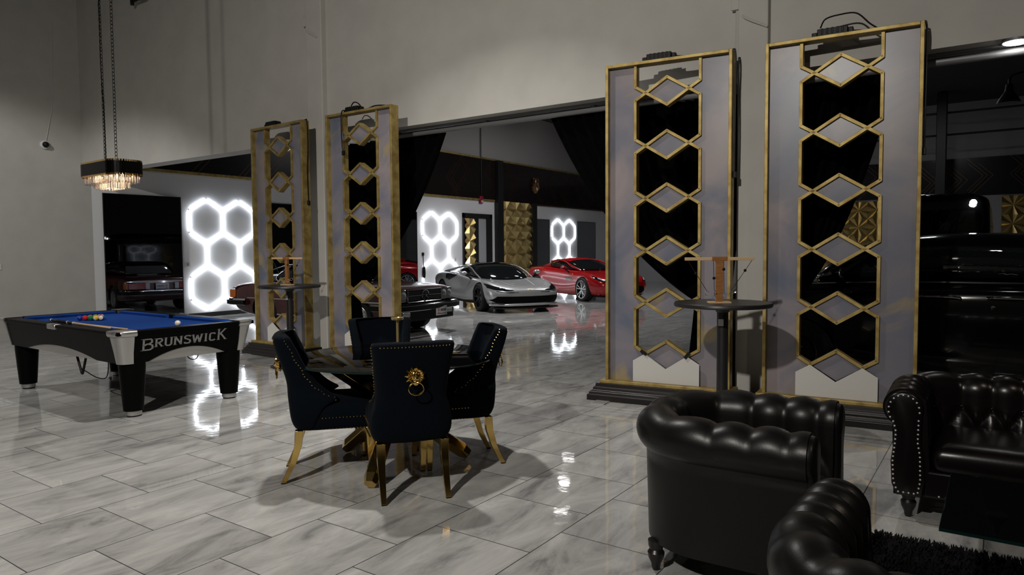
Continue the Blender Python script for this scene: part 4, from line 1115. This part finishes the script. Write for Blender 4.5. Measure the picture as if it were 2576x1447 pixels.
# ---- silver mid-engined sports car
h = 1.325
t = thing('sports_car', 'silver low sports car with black roof in the middle of the hall', 'car', (-11.33, 15.29, 0), radians(-30.1))
me, tr = shell(body_rows([
 (2.335, .22, .30, .25, .44, .36, .40, .46, .25, .52, .53), (2.30, .17, .52, .22, .66, .36, .62, .50, .42, .555, .565), (2.16, .13, .78, .20, .88, .38, .84, .56, .56, .60, .60), (1.95, .12, .86, .19, .955, .42, .92, .64, .60, .645, .64),
 (1.62, .12, .87, .19, .985, .48, .92, .775, .66, .71, .68), (1.30, .12, .87, .19, .99, .50, .90, .825, .68, .755, .72), (.98, .12, .88, .19, .975, .50, .89, .815, .70, .785, .765),
 (.5, .12, .90, .19, .95, .42, .88, .80, .70, .82, .83), (-.2, .12, .90, .19, .935, .42, .88, .83, .70, .88, .9), (-.8, .12, .91, .2, .965, .50, .91, .90, .72, .925, .94), (-1.32, .13, .92, .22, 1.0, .58, .93, .945, .72, .935, .93),
 (-1.85, .17, .87, .26, .985, .6, .92, .915, .70, .905, .90), (-2.2, .24, .80, .32, .92, .6, .87, .87, .64, .885, .88), (-2.32, .32, .68, .4, .80, .6, .76, .82, .55, .85, .85)]), (h, -h), 'silver', rw=.385, ty=.97)
body = add_body(t, me, 'silver')
cab = [(1.12, [(0, .74), (.50, .745), (.47, .76), (.40, .775), (.2, .785), (0, .788)]), (.85, [(0, .7), (.74, .78), (.68, .84), (.52, .885), (.25, .905), (0, .91)]), (.45, [(0, .7), (.80, .80), (.71, .97), (.56, 1.05), (.28, 1.075), (0, 1.08)]),
       (.05, [(0, .7), (.81, .82), (.69, 1.06), (.54, 1.155), (.27, 1.18), (0, 1.185)]), (-.35, [(0, .7), (.80, .86), (.67, 1.07), (.52, 1.165), (.26, 1.19), (0, 1.195)]), (-.85, [(0, .7), (.72, .90), (.60, 1.04), (.46, 1.11), (.23, 1.135), (0, 1.14)]),
       (-1.4, [(0, .7), (.52, .91), (.44, .98), (.34, 1.02), (.17, 1.035), (0, 1.04)]), (-1.95, [(0, .7), (.35, .89), (.28, .915), (.2, .93), (.1, .935), (0, .936)])]
m2, tr2 = shell(cab, None, 'tint', 2)
link('cabin_glass', me_fix(m2, 'tint'), None, t, 180)
m = both(tr2, [(.18, .40), (-.05, .42), (-.45, .40), (-.8, .36), (-.8, 0), (.18, 0)], 'z', off=.008, cell=.08, far=3); m.build('roof_panel', 'black_car', t, smooth=180)
for s in (1, -1):
    rail = smooth_path([(.98, s * .735, .80), (.62, s * .735, .93), (.2, s * .69, 1.06), (-.25, s * .67, 1.10), (-.7, s * .69, 1.05), (-1.1, s * .74, .985), (-1.5, s * .76, .93), (-1.75, s * .74, .88)], 6)
    MB().tube(rail, [.016 + .030 * (i / (len(rail) - 1)) ** 1.5 for i in range(len(rail))], 10).build('roof_rail', 'silver', t)
    mirror_ear(t, .62, s * 1.06, .93, 'silver', 'black_plastic', s)
both(tr, [(-.42, .85), (-.95, .92), (-1.13, .86), (-1.08, .76), (-.80, .71)], 'y', off=.005).build('side_intake', 'black_gloss', t, smooth=180)
both(tr, [(1.0, .26), (.2, .22), (-.8, .24), (-.8, .16), (1.0, .16)], 'y', off=.006).build('side_skirt', 'black_plastic', t, smooth=180)
m = patch(tr, [(-.62, .235), (.62, .235), (.80, .25), (.90, .31), (.80, .405), (.40, .40), (0, .395), (-.40, .40), (-.80, .405), (-.90, .31), (-.80, .25)], 'x', off=.010); m.build('grille', 'grille_black', t, smooth=180)
m = MB(); 
sp = [(-.93, 1.95), (-.85, 2.18), (-.6, 2.33), (-.3, 2.39), (0, 2.40), (.3, 2.39), (.6, 2.33), (.85, 2.18), (.93, 1.95)]
m.prism([(x, y, .10) for y, x in sp], (0, 0, .028)); m.build('splitter', 'black_plastic', t, smooth=0, bevel=.004)
m = MB(); m.prism([(x - .035, y * .985, .165) for y, x in sp], (0, 0, .055)); m.build('lower_lip', 'silver', t, smooth=40, bevel=.015)
both(tr, [(.40, .535), (.62, .588), (.80, .645), (.90, .70), (.915, .60), (.82, .555), (.60, .525)], 'x', off=.008, cell=.03).build('headlight', 'tint', t, smooth=180)
both(tr, [(.47, .545), (.60, .562), (.60, .573), (.47, .553)], 'x', off=.012, cell=.03).build('headlight_lens', 'lamp_glass', t, smooth=180)
both(tr, [(.30, .505), (.58, .505), (.80, .54), (.80, .525), (.55, .49), (.30, .495)], 'x', off=.007, cell=.03).build('headlight_slot', 'black_gloss', t, smooth=180)
both(tr, [(2.0, .30), (1.75, .36), (1.2, .46), (1.0, .50), (1.0, .48), (1.2, .43), (1.75, .32), (2.0, .26)], 'z', off=.006, cell=.06).build('bonnet_crease', 'steel', t, smooth=180)
m = MB().ball((0, 0, 0), .028, 12, 8, (.4, .8, 1.25)); hp = tr.ray_cast(V((4, 0, .535)), V((-1, 0, 0)))[0]
for v in m.v: v += hp
m.build('badge', 'yellow', t)
four(t, 2.65, .962, .345, .27, 'rim_dark', 5, 'double', .76)

# ---- red front-engined coupe
h = 1.36
t = thing('sports_car', 'red long-bonnet sports coupe behind the silver sports car', 'car', (-10.81, 19.47, 0), radians(-28.5))
me, tr = shell(body_rows([
 (2.30, .26, .34, .30, .50, .42, .46, .52, .3, .58, .585), (2.24, .18, .62, .24, .76, .42, .72, .58, .46, .64, .645), (2.02, .13, .82, .20, .93, .45, .88, .70, .58, .72, .72), (1.66, .13, .87, .19, .985, .50, .90, .82, .62, .79, .78),
 (1.3, .13, .87, .19, .99, .52, .89, .87, .64, .835, .82), (.8, .13, .88, .19, .94, .46, .87, .87, .64, .87, .865), (.2, .13, .88, .19, .915, .42, .86, .88, .66, .91, .92), (-.5, .13, .89, .19, .935, .46, .88, .90, .68, .95, .96),
 (-1.0, .14, .92, .2, .98, .56, .92, .955, .68, .97, .98), (-1.4, .15, .92, .22, .99, .6, .92, .97, .66, .98, .98), (-1.9, .19, .87, .28, .96, .6, .89, .95, .6, .975, .975), (-2.2, .26, .78, .34, .88, .62, .82, .91, .52, .945, .945), (-2.29, .34, .66, .42, .76, .64, .72, .86, .45, .91, .91)]), (h, -h), 'red', rw=.385, ty=.97)
add_body(t, me, 'red')
cab = [(.80, [(0, .75), (.58, .865), (.52, .885), (.4, .905), (.2, .915), (0, .92)]), (.4, [(0, .75), (.78, .89), (.68, .98), (.52, 1.04), (.26, 1.065), (0, 1.07)]), (-.05, [(0, .75), (.80, .90), (.67, 1.10), (.52, 1.19), (.26, 1.22), (0, 1.225)]),
       (-.45, [(0, .75), (.79, .92), (.66, 1.13), (.51, 1.235), (.25, 1.265), (0, 1.27)]), (-.95, [(0, .75), (.75, .95), (.61, 1.11), (.46, 1.19), (.23, 1.215), (0, 1.22)]), (-1.5, [(0, .75), (.64, .965), (.50, 1.03), (.36, 1.075), (.18, 1.09), (0, 1.095)]), (-2.0, [(0, .75), (.48, .965), (.38, .98), (.25, .99), (.12, .995), (0, .998)])]
m2, tr2 = shell(cab, None, 'tint', 2); link('cabin_glass', me_fix(m2, 'tint'), None, t, 180)
both(tr2, [(.02, .52), (-.3, .56), (-.8, .54), (-1.15, .42), (-1.15, 0), (.02, 0)], 'z', off=.010, cell=.07, far=3).build('roof_panel', 'red', t, smooth=180)
for s in (1, -1):
    MB().tube(smooth_path([(.78, s * .60, .88), (.35, s * .68, 1.03), (-.05, s * .64, 1.15), (-.5, s * .62, 1.19), (-.95, s * .62, 1.14)], 6), .030, 8).build('roof_rail', 'red', t)
    mirror_ear(t, .42, s * 1.0, .96, 'red', 'black_plastic', s)
both(tr2, [(-.78, .94), (-1.1, 1.12), (-1.5, 1.06), (-1.85, .97), (-1.3, .93)], 'y', off=.010, cell=.06).build('rear_pillar', 'red', t, smooth=180)
both(tr, [(.86, .60), (.62, .70), (.30, .66), (.5, .58)], 'y', off=.004).build('side_vent', 'black_gloss', t, smooth=180)
both(tr, [(1.0, .24), (.2, .21), (-.9, .23), (-.9, .16), (1.0, .16)], 'y', off=.006).build('side_skirt', 'red', t, smooth=180)
patch(tr, [(-.55, .24), (.55, .24), (.68, .32), (.60, .44), (0, .47), (-.60, .44), (-.68, .32)], 'x', off=.010).build('grille', 'grille_black', t, smooth=180)
patch(tr, [(-.88, .15), (.88, .15), (.84, .20), (-.84, .20)], 'x', off=.014).build('splitter', 'black_plastic', t, smooth=180)
both(tr, [(.60, .60), (.74, .68), (.84, .75), (.87, .68), (.78, .60), (.68, .57)], 'x', off=.008, cell=.03).build('headlight', 'tint', t, smooth=180)
both(tr, [(.66, .62), (.78, .70), (.80, .67), (.70, .60)], 'x', off=.012, cell=.03).build('headlight_lens', 'lamp_glass', t, smooth=180)
both(tr, [(2.25, .25), (1.7, .30), (1.1, .40), (1.1, .385), (1.7, .27), (2.25, .22)], 'z', off=.006, cell=.06).build('bonnet_crease', 'red', t, smooth=180)
for s in (1, -1):
    p = tr.ray_cast(V((.72, 3 * s, .77)), V((0, -s, 0)))[0]; MB().box(p.x - .022, p.x + .022, p.y - .004, p.y + .006, p.z - .03, p.z + .03).build('shield_badge', 'yellow', t, bevel=.006)
for s in (1, -1): MB().lathe([(.001, 0), (.09, 0), (.09, .05), (.06, .055), (.001, .03)], 24, Matrix.Translation((-2.27, s * .58, .86)) @ Matrix.Rotation(-pi / 2, 4, 'Y')).build('tail_lamp', 'tail_red', t)
four(t, 2.72, .965, .345, .27, 'rim_silver', 5, 'double', .78)

# ---- maroon roadster with big bumpers
h = 1.23
t = thing('classic_car', 'maroon classic roadster with chrome grille behind the dining table', 'car', (-10.61, 9.39, 0), radians(3.7))
def box_rows(tab):
    rows = []
    for x, zb, ws, wm, zm, wsh, zsh, zt in tab:
        rows.append((x, [(0, zb), (ws - .05, zb), (ws, zb + .03), (wm, zb + .12), (wm, zm), (wm - .005, zsh - .03), (wsh, zsh), (wsh - .12, zt - .005), (wsh * .4, zt), (0, zt)]))
    return rows
me, tr = shell(box_rows([(2.02, .40, .76, .80, .60, .72, .82, .83), (2.0, .34, .80, .84, .60, .75, .835, .84), (1.94, .30, .82, .865, .60, .78, .85, .86), (1.6, .24, .84, .885, .60, .80, .885, .90), (1.23, .22, .85, .895, .60, .81, .905, .92), (.7, .22, .85, .895, .58, .81, .915, .935),
  (.1, .22, .85, .895, .58, .81, .92, .93), (-.6, .22, .85, .895, .58, .81, .92, .93), (-1.23, .22, .85, .895, .6, .81, .92, .935), (-1.8, .26, .83, .88, .6, .79, .90, .92), (-2.12, .32, .80, .85, .6, .75, .865, .885), (-2.20, .38, .78, .83, .6, .72, .84, .86), (-2.23, .44, .74, .79, .6, .68, .81, .82)]), (h, -h), 'maroon', rw=.36, ty=.88)
add_body(t, me, 'maroon')
cab = [(.72, [(0, .85), (.70, .92), (.66, .94), (.45, .955), (0, .96)]), (.35, [(0, .85), (.74, .92), (.63, 1.18), (.52, 1.225), (0, 1.24)]), (.15, [(0, .85), (.75, .92), (.63, 1.22), (.54, 1.285), (0, 1.29)]), (-.35, [(0, .85), (.75, .92), (.62, 1.22), (.54, 1.275), (0, 1.27)]), (-.8, [(0, .85), (.74, .92), (.62, 1.21), (.53, 1.275), (0, 1.275)]), (-1.0, [(0, .85), (.73, .92), (.62, 1.15), (.5, 1.20), (0, 1.205)]), (-1.35, [(0, .85), (.68, .92), (.62, .945), (.45, .955), (0, .955)])]
m2, tr2 = shell(cab, None, 'tint', 2); link('cabin_glass', me_fix(m2, 'tint'), None, t, 180)
both(tr2, [(.30, .56), (-.3, .57), (-.9, .56), (-.98, .5), (-.98, 0), (.30, 0)], 'z', off=.012, cell=.08, far=3).build('roof_panel', 'black_car', t, smooth=180)
both(tr2, [(-.62, .93), (-.70, 1.22), (-.95, 1.22), (-1.25, .93)], 'y', off=.012, cell=.06).build('rear_pillar', 'black_car', t, smooth=180)
patch(tr2, [(-.56, .965), (.56, .965), (.50, 1.16), (-.50, 1.16)], 'x', off=.008, sgn=-1).build('rear_window', 'tint_grey', t, smooth=180)
MB().tube(smooth_path([(.66, -.70, .94), (.34, -.63, 1.2), (.3, -.4, 1.25), (.3, .4, 1.25), (.34, .63, 1.2), (.66, .70, .94)], 8), .014, 8).build('windscreen_frame', 'chrome', t)
# front: grille, star, lamps, bumper
X = 2.035
MB().box(X - .06, X, -.48, .48, .60, .815).build('grille', 'black_gloss', t, smooth=0)
m = MB()
for z in (.64, .67, .70, .745, .775): m.box(X, X + .006, -.46, .46, z - .003, z + .003)
m.box(X, X + .016, -.46, .46, .705, .722)
m.build('grille_bar', 'chrome', t, smooth=0)
m = MB(); m.box(X - .05, X + .018, -.49, .49, .808, .826); m.box(X - .05, X + .018, -.49, -.472, .59, .826); m.box(X - .05, X + .018, .472, .49, .59, .826); m.box(X - .05, X + .018, -.49, .49, .59, .604)
m.build('grille_frame', 'chrome', t, smooth=0, bevel=.004)
m = MB(); my = Matrix.Rotation(pi / 2, 4, 'Y'); m.torus((X + .022, 0, .708), .098, .008, my, 36, 8)
for k in range(3):
    a = pi / 2 + 2 * pi * k / 3; m.tube([(X + .024, 0, .708), (X + .022, cos(a) * .096, .708 + sin(a) * .096)], [.011, .004], 6)
m.build('star_emblem', 'chrome', t)
for s in (1, -1):
    MB().box(X - .10, X - .005, min(s * .50, s * .83), max(s * .50, s * .83), .60, .82).build('lamp_bezel', 'chrome', t, bevel=.012)
    for y in (.585, .75):
        MB().lathe([(.001, .03), (.05, .022), (.074, 0), (.078, -.02), (.001, -.02)], 28, Matrix.Translation((X, s * y, .71)) @ my).build('headlight', 'lamp_glass', t)
def bumper(x, d, name):
    pth = smooth_path([(x - d * .62, -.885, .52), (x - d * .2, -.875, .52), (x - d * .02, -.72, .52), (x + d * .02, 0, .52), (x - d * .02, .72, .52), (x - d * .2, .875, .52), (x - d * .62, .885, .52)], 7)
    m = MB(); secs = []
    for i, p in enumerate(pth):
        tg = (pth[min(i + 1, len(pth) - 1)] - pth[max(i - 1, 0)]).normalized(); n = V((tg.y, -tg.x, 0)) * (1 if d > 0 else -1)
        if n.x * d < -.3: n = -n
        secs.append([p + n * a + V((0, 0, b)) for a, b in ((-.03, -.07), (.03, -.065), (.055, -.02), (.055, .02), (.03, .065), (-.03, .07))])
    m.loft(secs); b = m.build(name, 'chrome', t, smooth=40)
    m = MB(); secs = []
    for i, p in enumerate(pth):
        tg = (pth[min(i + 1, len(pth) - 1)] - pth[max(i - 1, 0)]).normalized(); n = V((tg.y, -tg.x, 0)) * (1 if d > 0 else -1)
        secs.append([p + n * a + V((0, 0, z)) for a, z in ((.0, -.062), (.075, -.05), (.08, .03), (.0, .04))])
    m.loft(secs); m.build('bumper_rubber', 'black_plastic', b, smooth=40)
bumper(2.19, 1, 'front_bumper'); bumper(-2.37, -1, 'rear_bumper')
MB().box(2.0, 2.10, -.80, .80, .26, .46).build('front_valance', 'black_plastic', t, bevel=.02)
for s in (1, -1): MB().box(2.09, 2.13, s * .62 - .10, s * .62 + .10, .36, .43).build('fog_lamp', 'lamp_glass', t, bevel=.008)
def num_plate(x, y, z, d, name='number_plate'):
    p = MB().box(min(x, x + d * .01), max(x, x + d * .01), y - .16, y + .16, z - .085, z + .085).build(name, 'plate', t, smooth=0, bevel=.003)
    xx = x + d * .0105; m = MB()
    # small dealer lettering, too small to read: strokes only
    rnd = random.Random(2)
    a = -.03
    for k in range(7):
        for q in range(2): m.box(min(xx, xx + d * .002), max(xx, xx + d * .002), y + d * (a + k * .024 + q * .009) - .003, y + d * (a + k * .024 + q * .009) + .003, z - .005 - rnd.uniform(0, .012), z + .03)
        m.box(min(xx, xx + d * .002), max(xx, xx + d * .002), y + d * (a + k * .024 + .004) - .007, y + d * (a + k * .024 + .004) + .007, z + .024, z + .03)
    m.box(min(xx, xx + d * .002), max(xx, xx + d * .002), y - .135, y + .135, z - .062, z - .050)
    m.build('lettering', 'ink', p, smooth=0)
    m = MB(); m.box(min(xx, xx + d * .002), max(xx, xx + d * .002), y - d * .09 - .03, y - d * .09 + .03, z + .028, z + .036); m.prism([(xx, y - d * .09 - .025, z + .02), (xx, y - d * .09 + .025, z + .02), (xx, y - d * .09, z - .02)], (d * .002, 0, 0)); m.box(min(xx, xx + d * .002), max(xx, xx + d * .002), y - d * .09 - .035, y - d * .09 + .035, z - .036, z - .028)
    m.build('emblem', 'ink_red', p, smooth=0)
num_plate(2.275, .18, .425, 1); num_plate(-2.29, 0, .66, -1)
# rear lamps and trim
for s in (1, -1):
    MB().box(-2.30, -2.18, min(s * .40, s * .80), max(s * .40, s * .80), .60, .76).build('tail_lamp', 'tail_red', t, bevel=.012)
    MB().box(-2.285, -2.12, min(s * .78, s * .865), max(s * .78, s * .865), .60, .76).build('indicator_lamp', 'amber', t, bevel=.012)
    MB().box(-2.30, -2.2, min(s * .30, s * .40), max(s * .30, s * .40), .60, .76).build('reversing_lamp', 'lamp_glass', t, bevel=.008)
m = MB(); m.box(-2.245, -2.225, -.82, .82, .785, .80); m.box(-2.25, -2.23, -.30, .30, .76, .775)
m.build('boot_trim', 'chrome', t, smooth=0)
for s in (-1, 1):
    MB().box(-1.7, 1.75, s * .90 - .006, s * .90 + .006, .60, .618).build('side_trim', 'chrome', t, smooth=0); MB().box(-.85, .86, s * .90 - .006, s * .90 + .006, .30, .325).build('sill_trim', 'chrome', t, smooth=0)
    MB().box(-.22, -.02, s * .905 - .01, s * .905 + .01, .80, .82).build('door_handle', 'chrome', t, smooth=0)
four(t, 2.46, .87, .325, .205, 'rim_silver', 8, 'hub', .66)

# ---- tall black saloon close behind the right opening
t = thing('vintage_saloon', 'tall black vintage saloon right behind the sofa and the rightmost screen', 'car', (-.15, 8.92, 0), pi)
hb = 1.65
me, tr = shell(box_rows([(2.55, .40, .55, .6, .7, .5, .95, 1.0), (2.45, .32, .78, .82, .72, .68, 1.0, 1.05), (1.9, .26, .84, .90, .75, .74, 1.06, 1.12), (1.2, .24, .87, .94, .75, .80, 1.10, 1.16), (.4, .24, .89, .96, .75, .86, 1.12, 1.16), (-.6, .24, .90, .97, .75, .88, 1.13, 1.17), (-1.4, .24, .89, .96, .75, .86, 1.12, 1.17), (-2.1, .28, .85, .92, .75, .78, 1.05, 1.10), (-2.55, .38, .75, .8, .72, .65, .92, .97), (-2.68, .48, .58, .62, .7, .48, .80, .84)]), (hb, -hb), 'black_car', rw=.42, ty=.95)
add_body(t, me, 'black_car')
cab = [(1.62, [(0, 1.0), (.70, 1.13), (.64, 1.16), (.45, 1.18), (0, 1.185)]), (1.25, [(0, 1.0), (.80, 1.14), (.72, 1.38), (.58, 1.48), (0, 1.52)]), (.9, [(0, 1.0), (.83, 1.15), (.74, 1.48), (.60, 1.58), (0, 1.62)]), (.2, [(0, 1.0), (.84, 1.15), (.75, 1.53), (.60, 1.635), (0, 1.68)]), (-.5, [(0, 1.0), (.84, 1.15), (.74, 1.50), (.58, 1.605), (0, 1.65)]), (-1.1, [(0, 1.0), (.80, 1.15), (.68, 1.40), (.52, 1.49), (0, 1.53)]), (-1.65, [(0, 1.0), (.68, 1.14), (.58, 1.22), (.42, 1.27), (0, 1.29)])]
m2, tr2 = shell(cab, None, 'black_car', 2); link('cabin', me_fix(m2, 'black_car'), None, t, 180)
both(tr2, [(1.18, 1.20), (.95, 1.44), (.35, 1.50), (.28, 1.50), (.28, 1.20)], 'y', off=.006, cell=.06).build('door_window', 'tint', t, smooth=180)
both(tr2, [(.20, 1.20), (.20, 1.50), (-.35, 1.48), (-.9, 1.36), (-1.1, 1.22)], 'y', off=.006, cell=.06).build('door_window', 'tint', t, smooth=180)
for s in (-1, 1):
    m = MB(); m.tube(smooth_path([(1.9, s * .84, 1.10), (1.0, s * .895, 1.145), (0, s * .905, 1.16), (-1.0, s * .89, 1.15), (-1.8, s * .82, 1.10)], 8), .009, 6)
    m.build('belt_trim', 'chrome', t)
for s in (-1, 1):
    for x in (.36, -.25):
        MB().tube(smooth_path([(x + .20, s * .985, 1.02), (x + .12, s * 1.01, 1.025), (x - .1, s * 1.012, 1.025), (x - .2, s * .985, 1.015)], 5), [.012] * 15 + [.02], 8).build('door_handle', 'chrome', t)
for s in (-1, 1): MB().lathe([(.001, 0), (.018, 0), (.018, .014), (.001, .016)], 14, Matrix.Translation((-.10, s * .965, .93)) @ Matrix.Rotation(-pi / 2 * s, 4, 'X')).build('door_lock', 'chrome', t)
for s in (-1, 1):
    m = MB(); m.tube(smooth_path([(1.2, s * .80, 1.15), (1.22, s * .93, 1.2), (1.2, s * 1.0, 1.22)], 4), .012, 8); m.ball((1.2, s * 1.02, 1.24), .07, 14, 10, (.35, 1, .8))
    m.build('side_mirror', 'chrome', t)
four(t, 2 * hb, .95, .37, .19, 'rim_dark', 8, 'hub', .6)

# ---- black van farther back, its rear end towards the viewer
t = thing('cargo_van', 'black van seen from behind, farther back than the black saloon', 'car', (-.78, 14.35, 0), pi / 2)
me, tr = shell(box_rows([(2.75, 0.4, 0.554, 0.581, 0.8, 0.515, 1.05, 1.1), (2.7, 0.3, 0.594, 0.627, 0.8, 0.561, 1.1, 1.2), (2.2, 0.25, 0.614, 0.647, 0.8, 0.581, 1.22, 1.32), (1.75, 0.25, 0.62, 0.66, 0.9, 0.594, 1.6, 1.7), (1.35, 0.25, 0.62, 0.66, 1.0, 0.581, 2.1, 2.2), (1.0, 0.25, 0.62, 0.66, 1.0, 0.581, 2.22, 2.3), (-0.5, 0.25, 0.62, 0.66, 1.0, 0.581, 2.25, 2.33), (-2.3, 0.25, 0.62, 0.66, 1.0, 0.581, 2.22, 2.3), (-2.4, 0.3, 0.607, 0.647, 1.0, 0.568, 2.18, 2.26)]), (1.75, -1.55), 'black_car', rw=.40, ty=.65)
add_body(t, me, 'black_car')
both(tr, [(1.62, 1.36), (1.35, 1.95), (.55, 1.95), (.55, 1.36)], 'y', off=.006, cell=.07).build('cab_window', 'tint', t, smooth=180)
both(tr, [(.04, 1.35), (.50, 1.35), (.46, 2.02), (.04, 2.02)], 'x', off=.006, sgn=-1).build('rear_window', 'tint', t, smooth=180)
MB().ball((-2.42, -.44, 2.13), .045, 14, 10, (.5, 1, 1)).build('glint_spot', 'led_disc', t)  # glowing ball added in place of a bright reflection on the rear
for x in (1.75, -1.55):
    for s in (1, -1): wheel(t, x, s * .54, .36, .18, 'steel', 8, s, 'hub', .6)
# ------------------------------------------------------------------ light and camera
def area(name, loc, power, col, size, rot=(0, 0, 0), shape='DISK', spread=180):
    l = bpy.data.lights.new(name, 'AREA'); l.energy = power; l.color = col; l.shape = shape; l.size = size; l.spread = radians(spread)
    o = bpy.data.objects.new(name, l); COL.objects.link(o); o.location = loc; o.rotation_euler = rot; return o
def aim(o, tgt):
    d = V(tgt) - o.location; o.rotation_euler = d.to_track_quat('-Z', 'Y').to_euler()
# two ceiling fittings of the lounge: a cool one to the left, a warm one to the right
area('lounge_lamp_middle', (-4.8, 4.2, 5.7), 92, (1., .965, .91), .20, spread=112)
area('lounge_lamp_right', (2.6, 1.6, 5.2), 36, (1., .86, .70), .22, spread=165)
a = area('lounge_lamp_front', (-1.5, -3.0, 5.2), 175, (1., .95, .87), .20, spread=106); aim(a, (-6.2, 6.8, .6))
l = bpy.data.lights.new('lounge_lamp_left', 'SPOT'); l.energy = 800; l.color = (1., .985, .95); l.spot_size = radians(96); l.spot_blend = .3; l.shadow_soft_size = .12
o = bpy.data.objects.new('lounge_lamp_left', l); COL.objects.link(o); o.location = (-10.8, .6, 6.3); aim(o, (-13.2, 3.0, 0))
# hall ceiling lamps and added fill lights
area('hall_fill_near', (-9.4, 12.6, 6.5), 110, (1., .98, .96), .4, spread=100)  # unseen fill, added to brighten the silver car
area('hall_lamp_far', (-9.5, 19.5, 6.4), 190, (.97, .98, 1.), .5, spread=180)
area('hall_fill_left', (-12.4, 17.6, 5.3), 60, (.96, .98, 1.), .4, spread=112)  # unseen fill below the ceiling, added to lift the left wall's brightness
area('hall_lamp_right', (-2.0, 22.0, 6.5), 60, (.95, .97, 1.), .5)
p = bpy.data.lights.new('chandelier_glow', 'POINT'); p.energy = 5; p.color = (1., .66, .4); p.shadow_soft_size = .1
o = bpy.data.objects.new('chandelier_glow', p); COL.objects.link(o); o.location = (-7.75, 3.72, 2.24)
w = bpy.data.worlds.new('world'); SC.world = w; w.use_nodes = True
w.node_tree.nodes['Background'].inputs['Color'].default_value = (.02, .02, .022, 1); w.node_tree.nodes['Background'].inputs['Strength'].default_value = .3

cam = bpy.data.cameras.new('camera'); co = bpy.data.objects.new('camera', cam); COL.objects.link(co)
F, yaw, pit, rol = 1763.56, .609, .0526, .0077
cam.sensor_width = 36; cam.lens = 36 * F / 2576; cam.clip_start = .05; cam.clip_end = 200
fw = V((-sin(yaw) * cos(pit), cos(yaw) * cos(pit), -sin(pit))); r = V((cos(yaw), sin(yaw), 0)); d = fw.cross(r)
r2 = r * cos(rol) + d * sin(rol); d2 = -r * sin(rol) + d * cos(rol)
mx = Matrix((r2, -d2, -fw)).transposed().to_4x4(); mx.translation = (0, 0, 1.5)
co.matrix_world = mx
SC.camera = co
vs = SC.view_settings
vs.view_transform = 'Standard'; vs.look = 'None'; vs.gamma = 1; vs.use_curve_mapping = False; vs.exposure = 0
SC.cycles.max_bounces = 8; SC.cycles.glossy_bounces = 5; SC.cycles.transmission_bounces = 8; SC.cycles.diffuse_bounces = 3
SC.cycles.use_denoising = True
SC.cycles.sample_clamp_indirect = 4
SC.cycles.caustics_reflective = False; SC.cycles.caustics_refractive = False
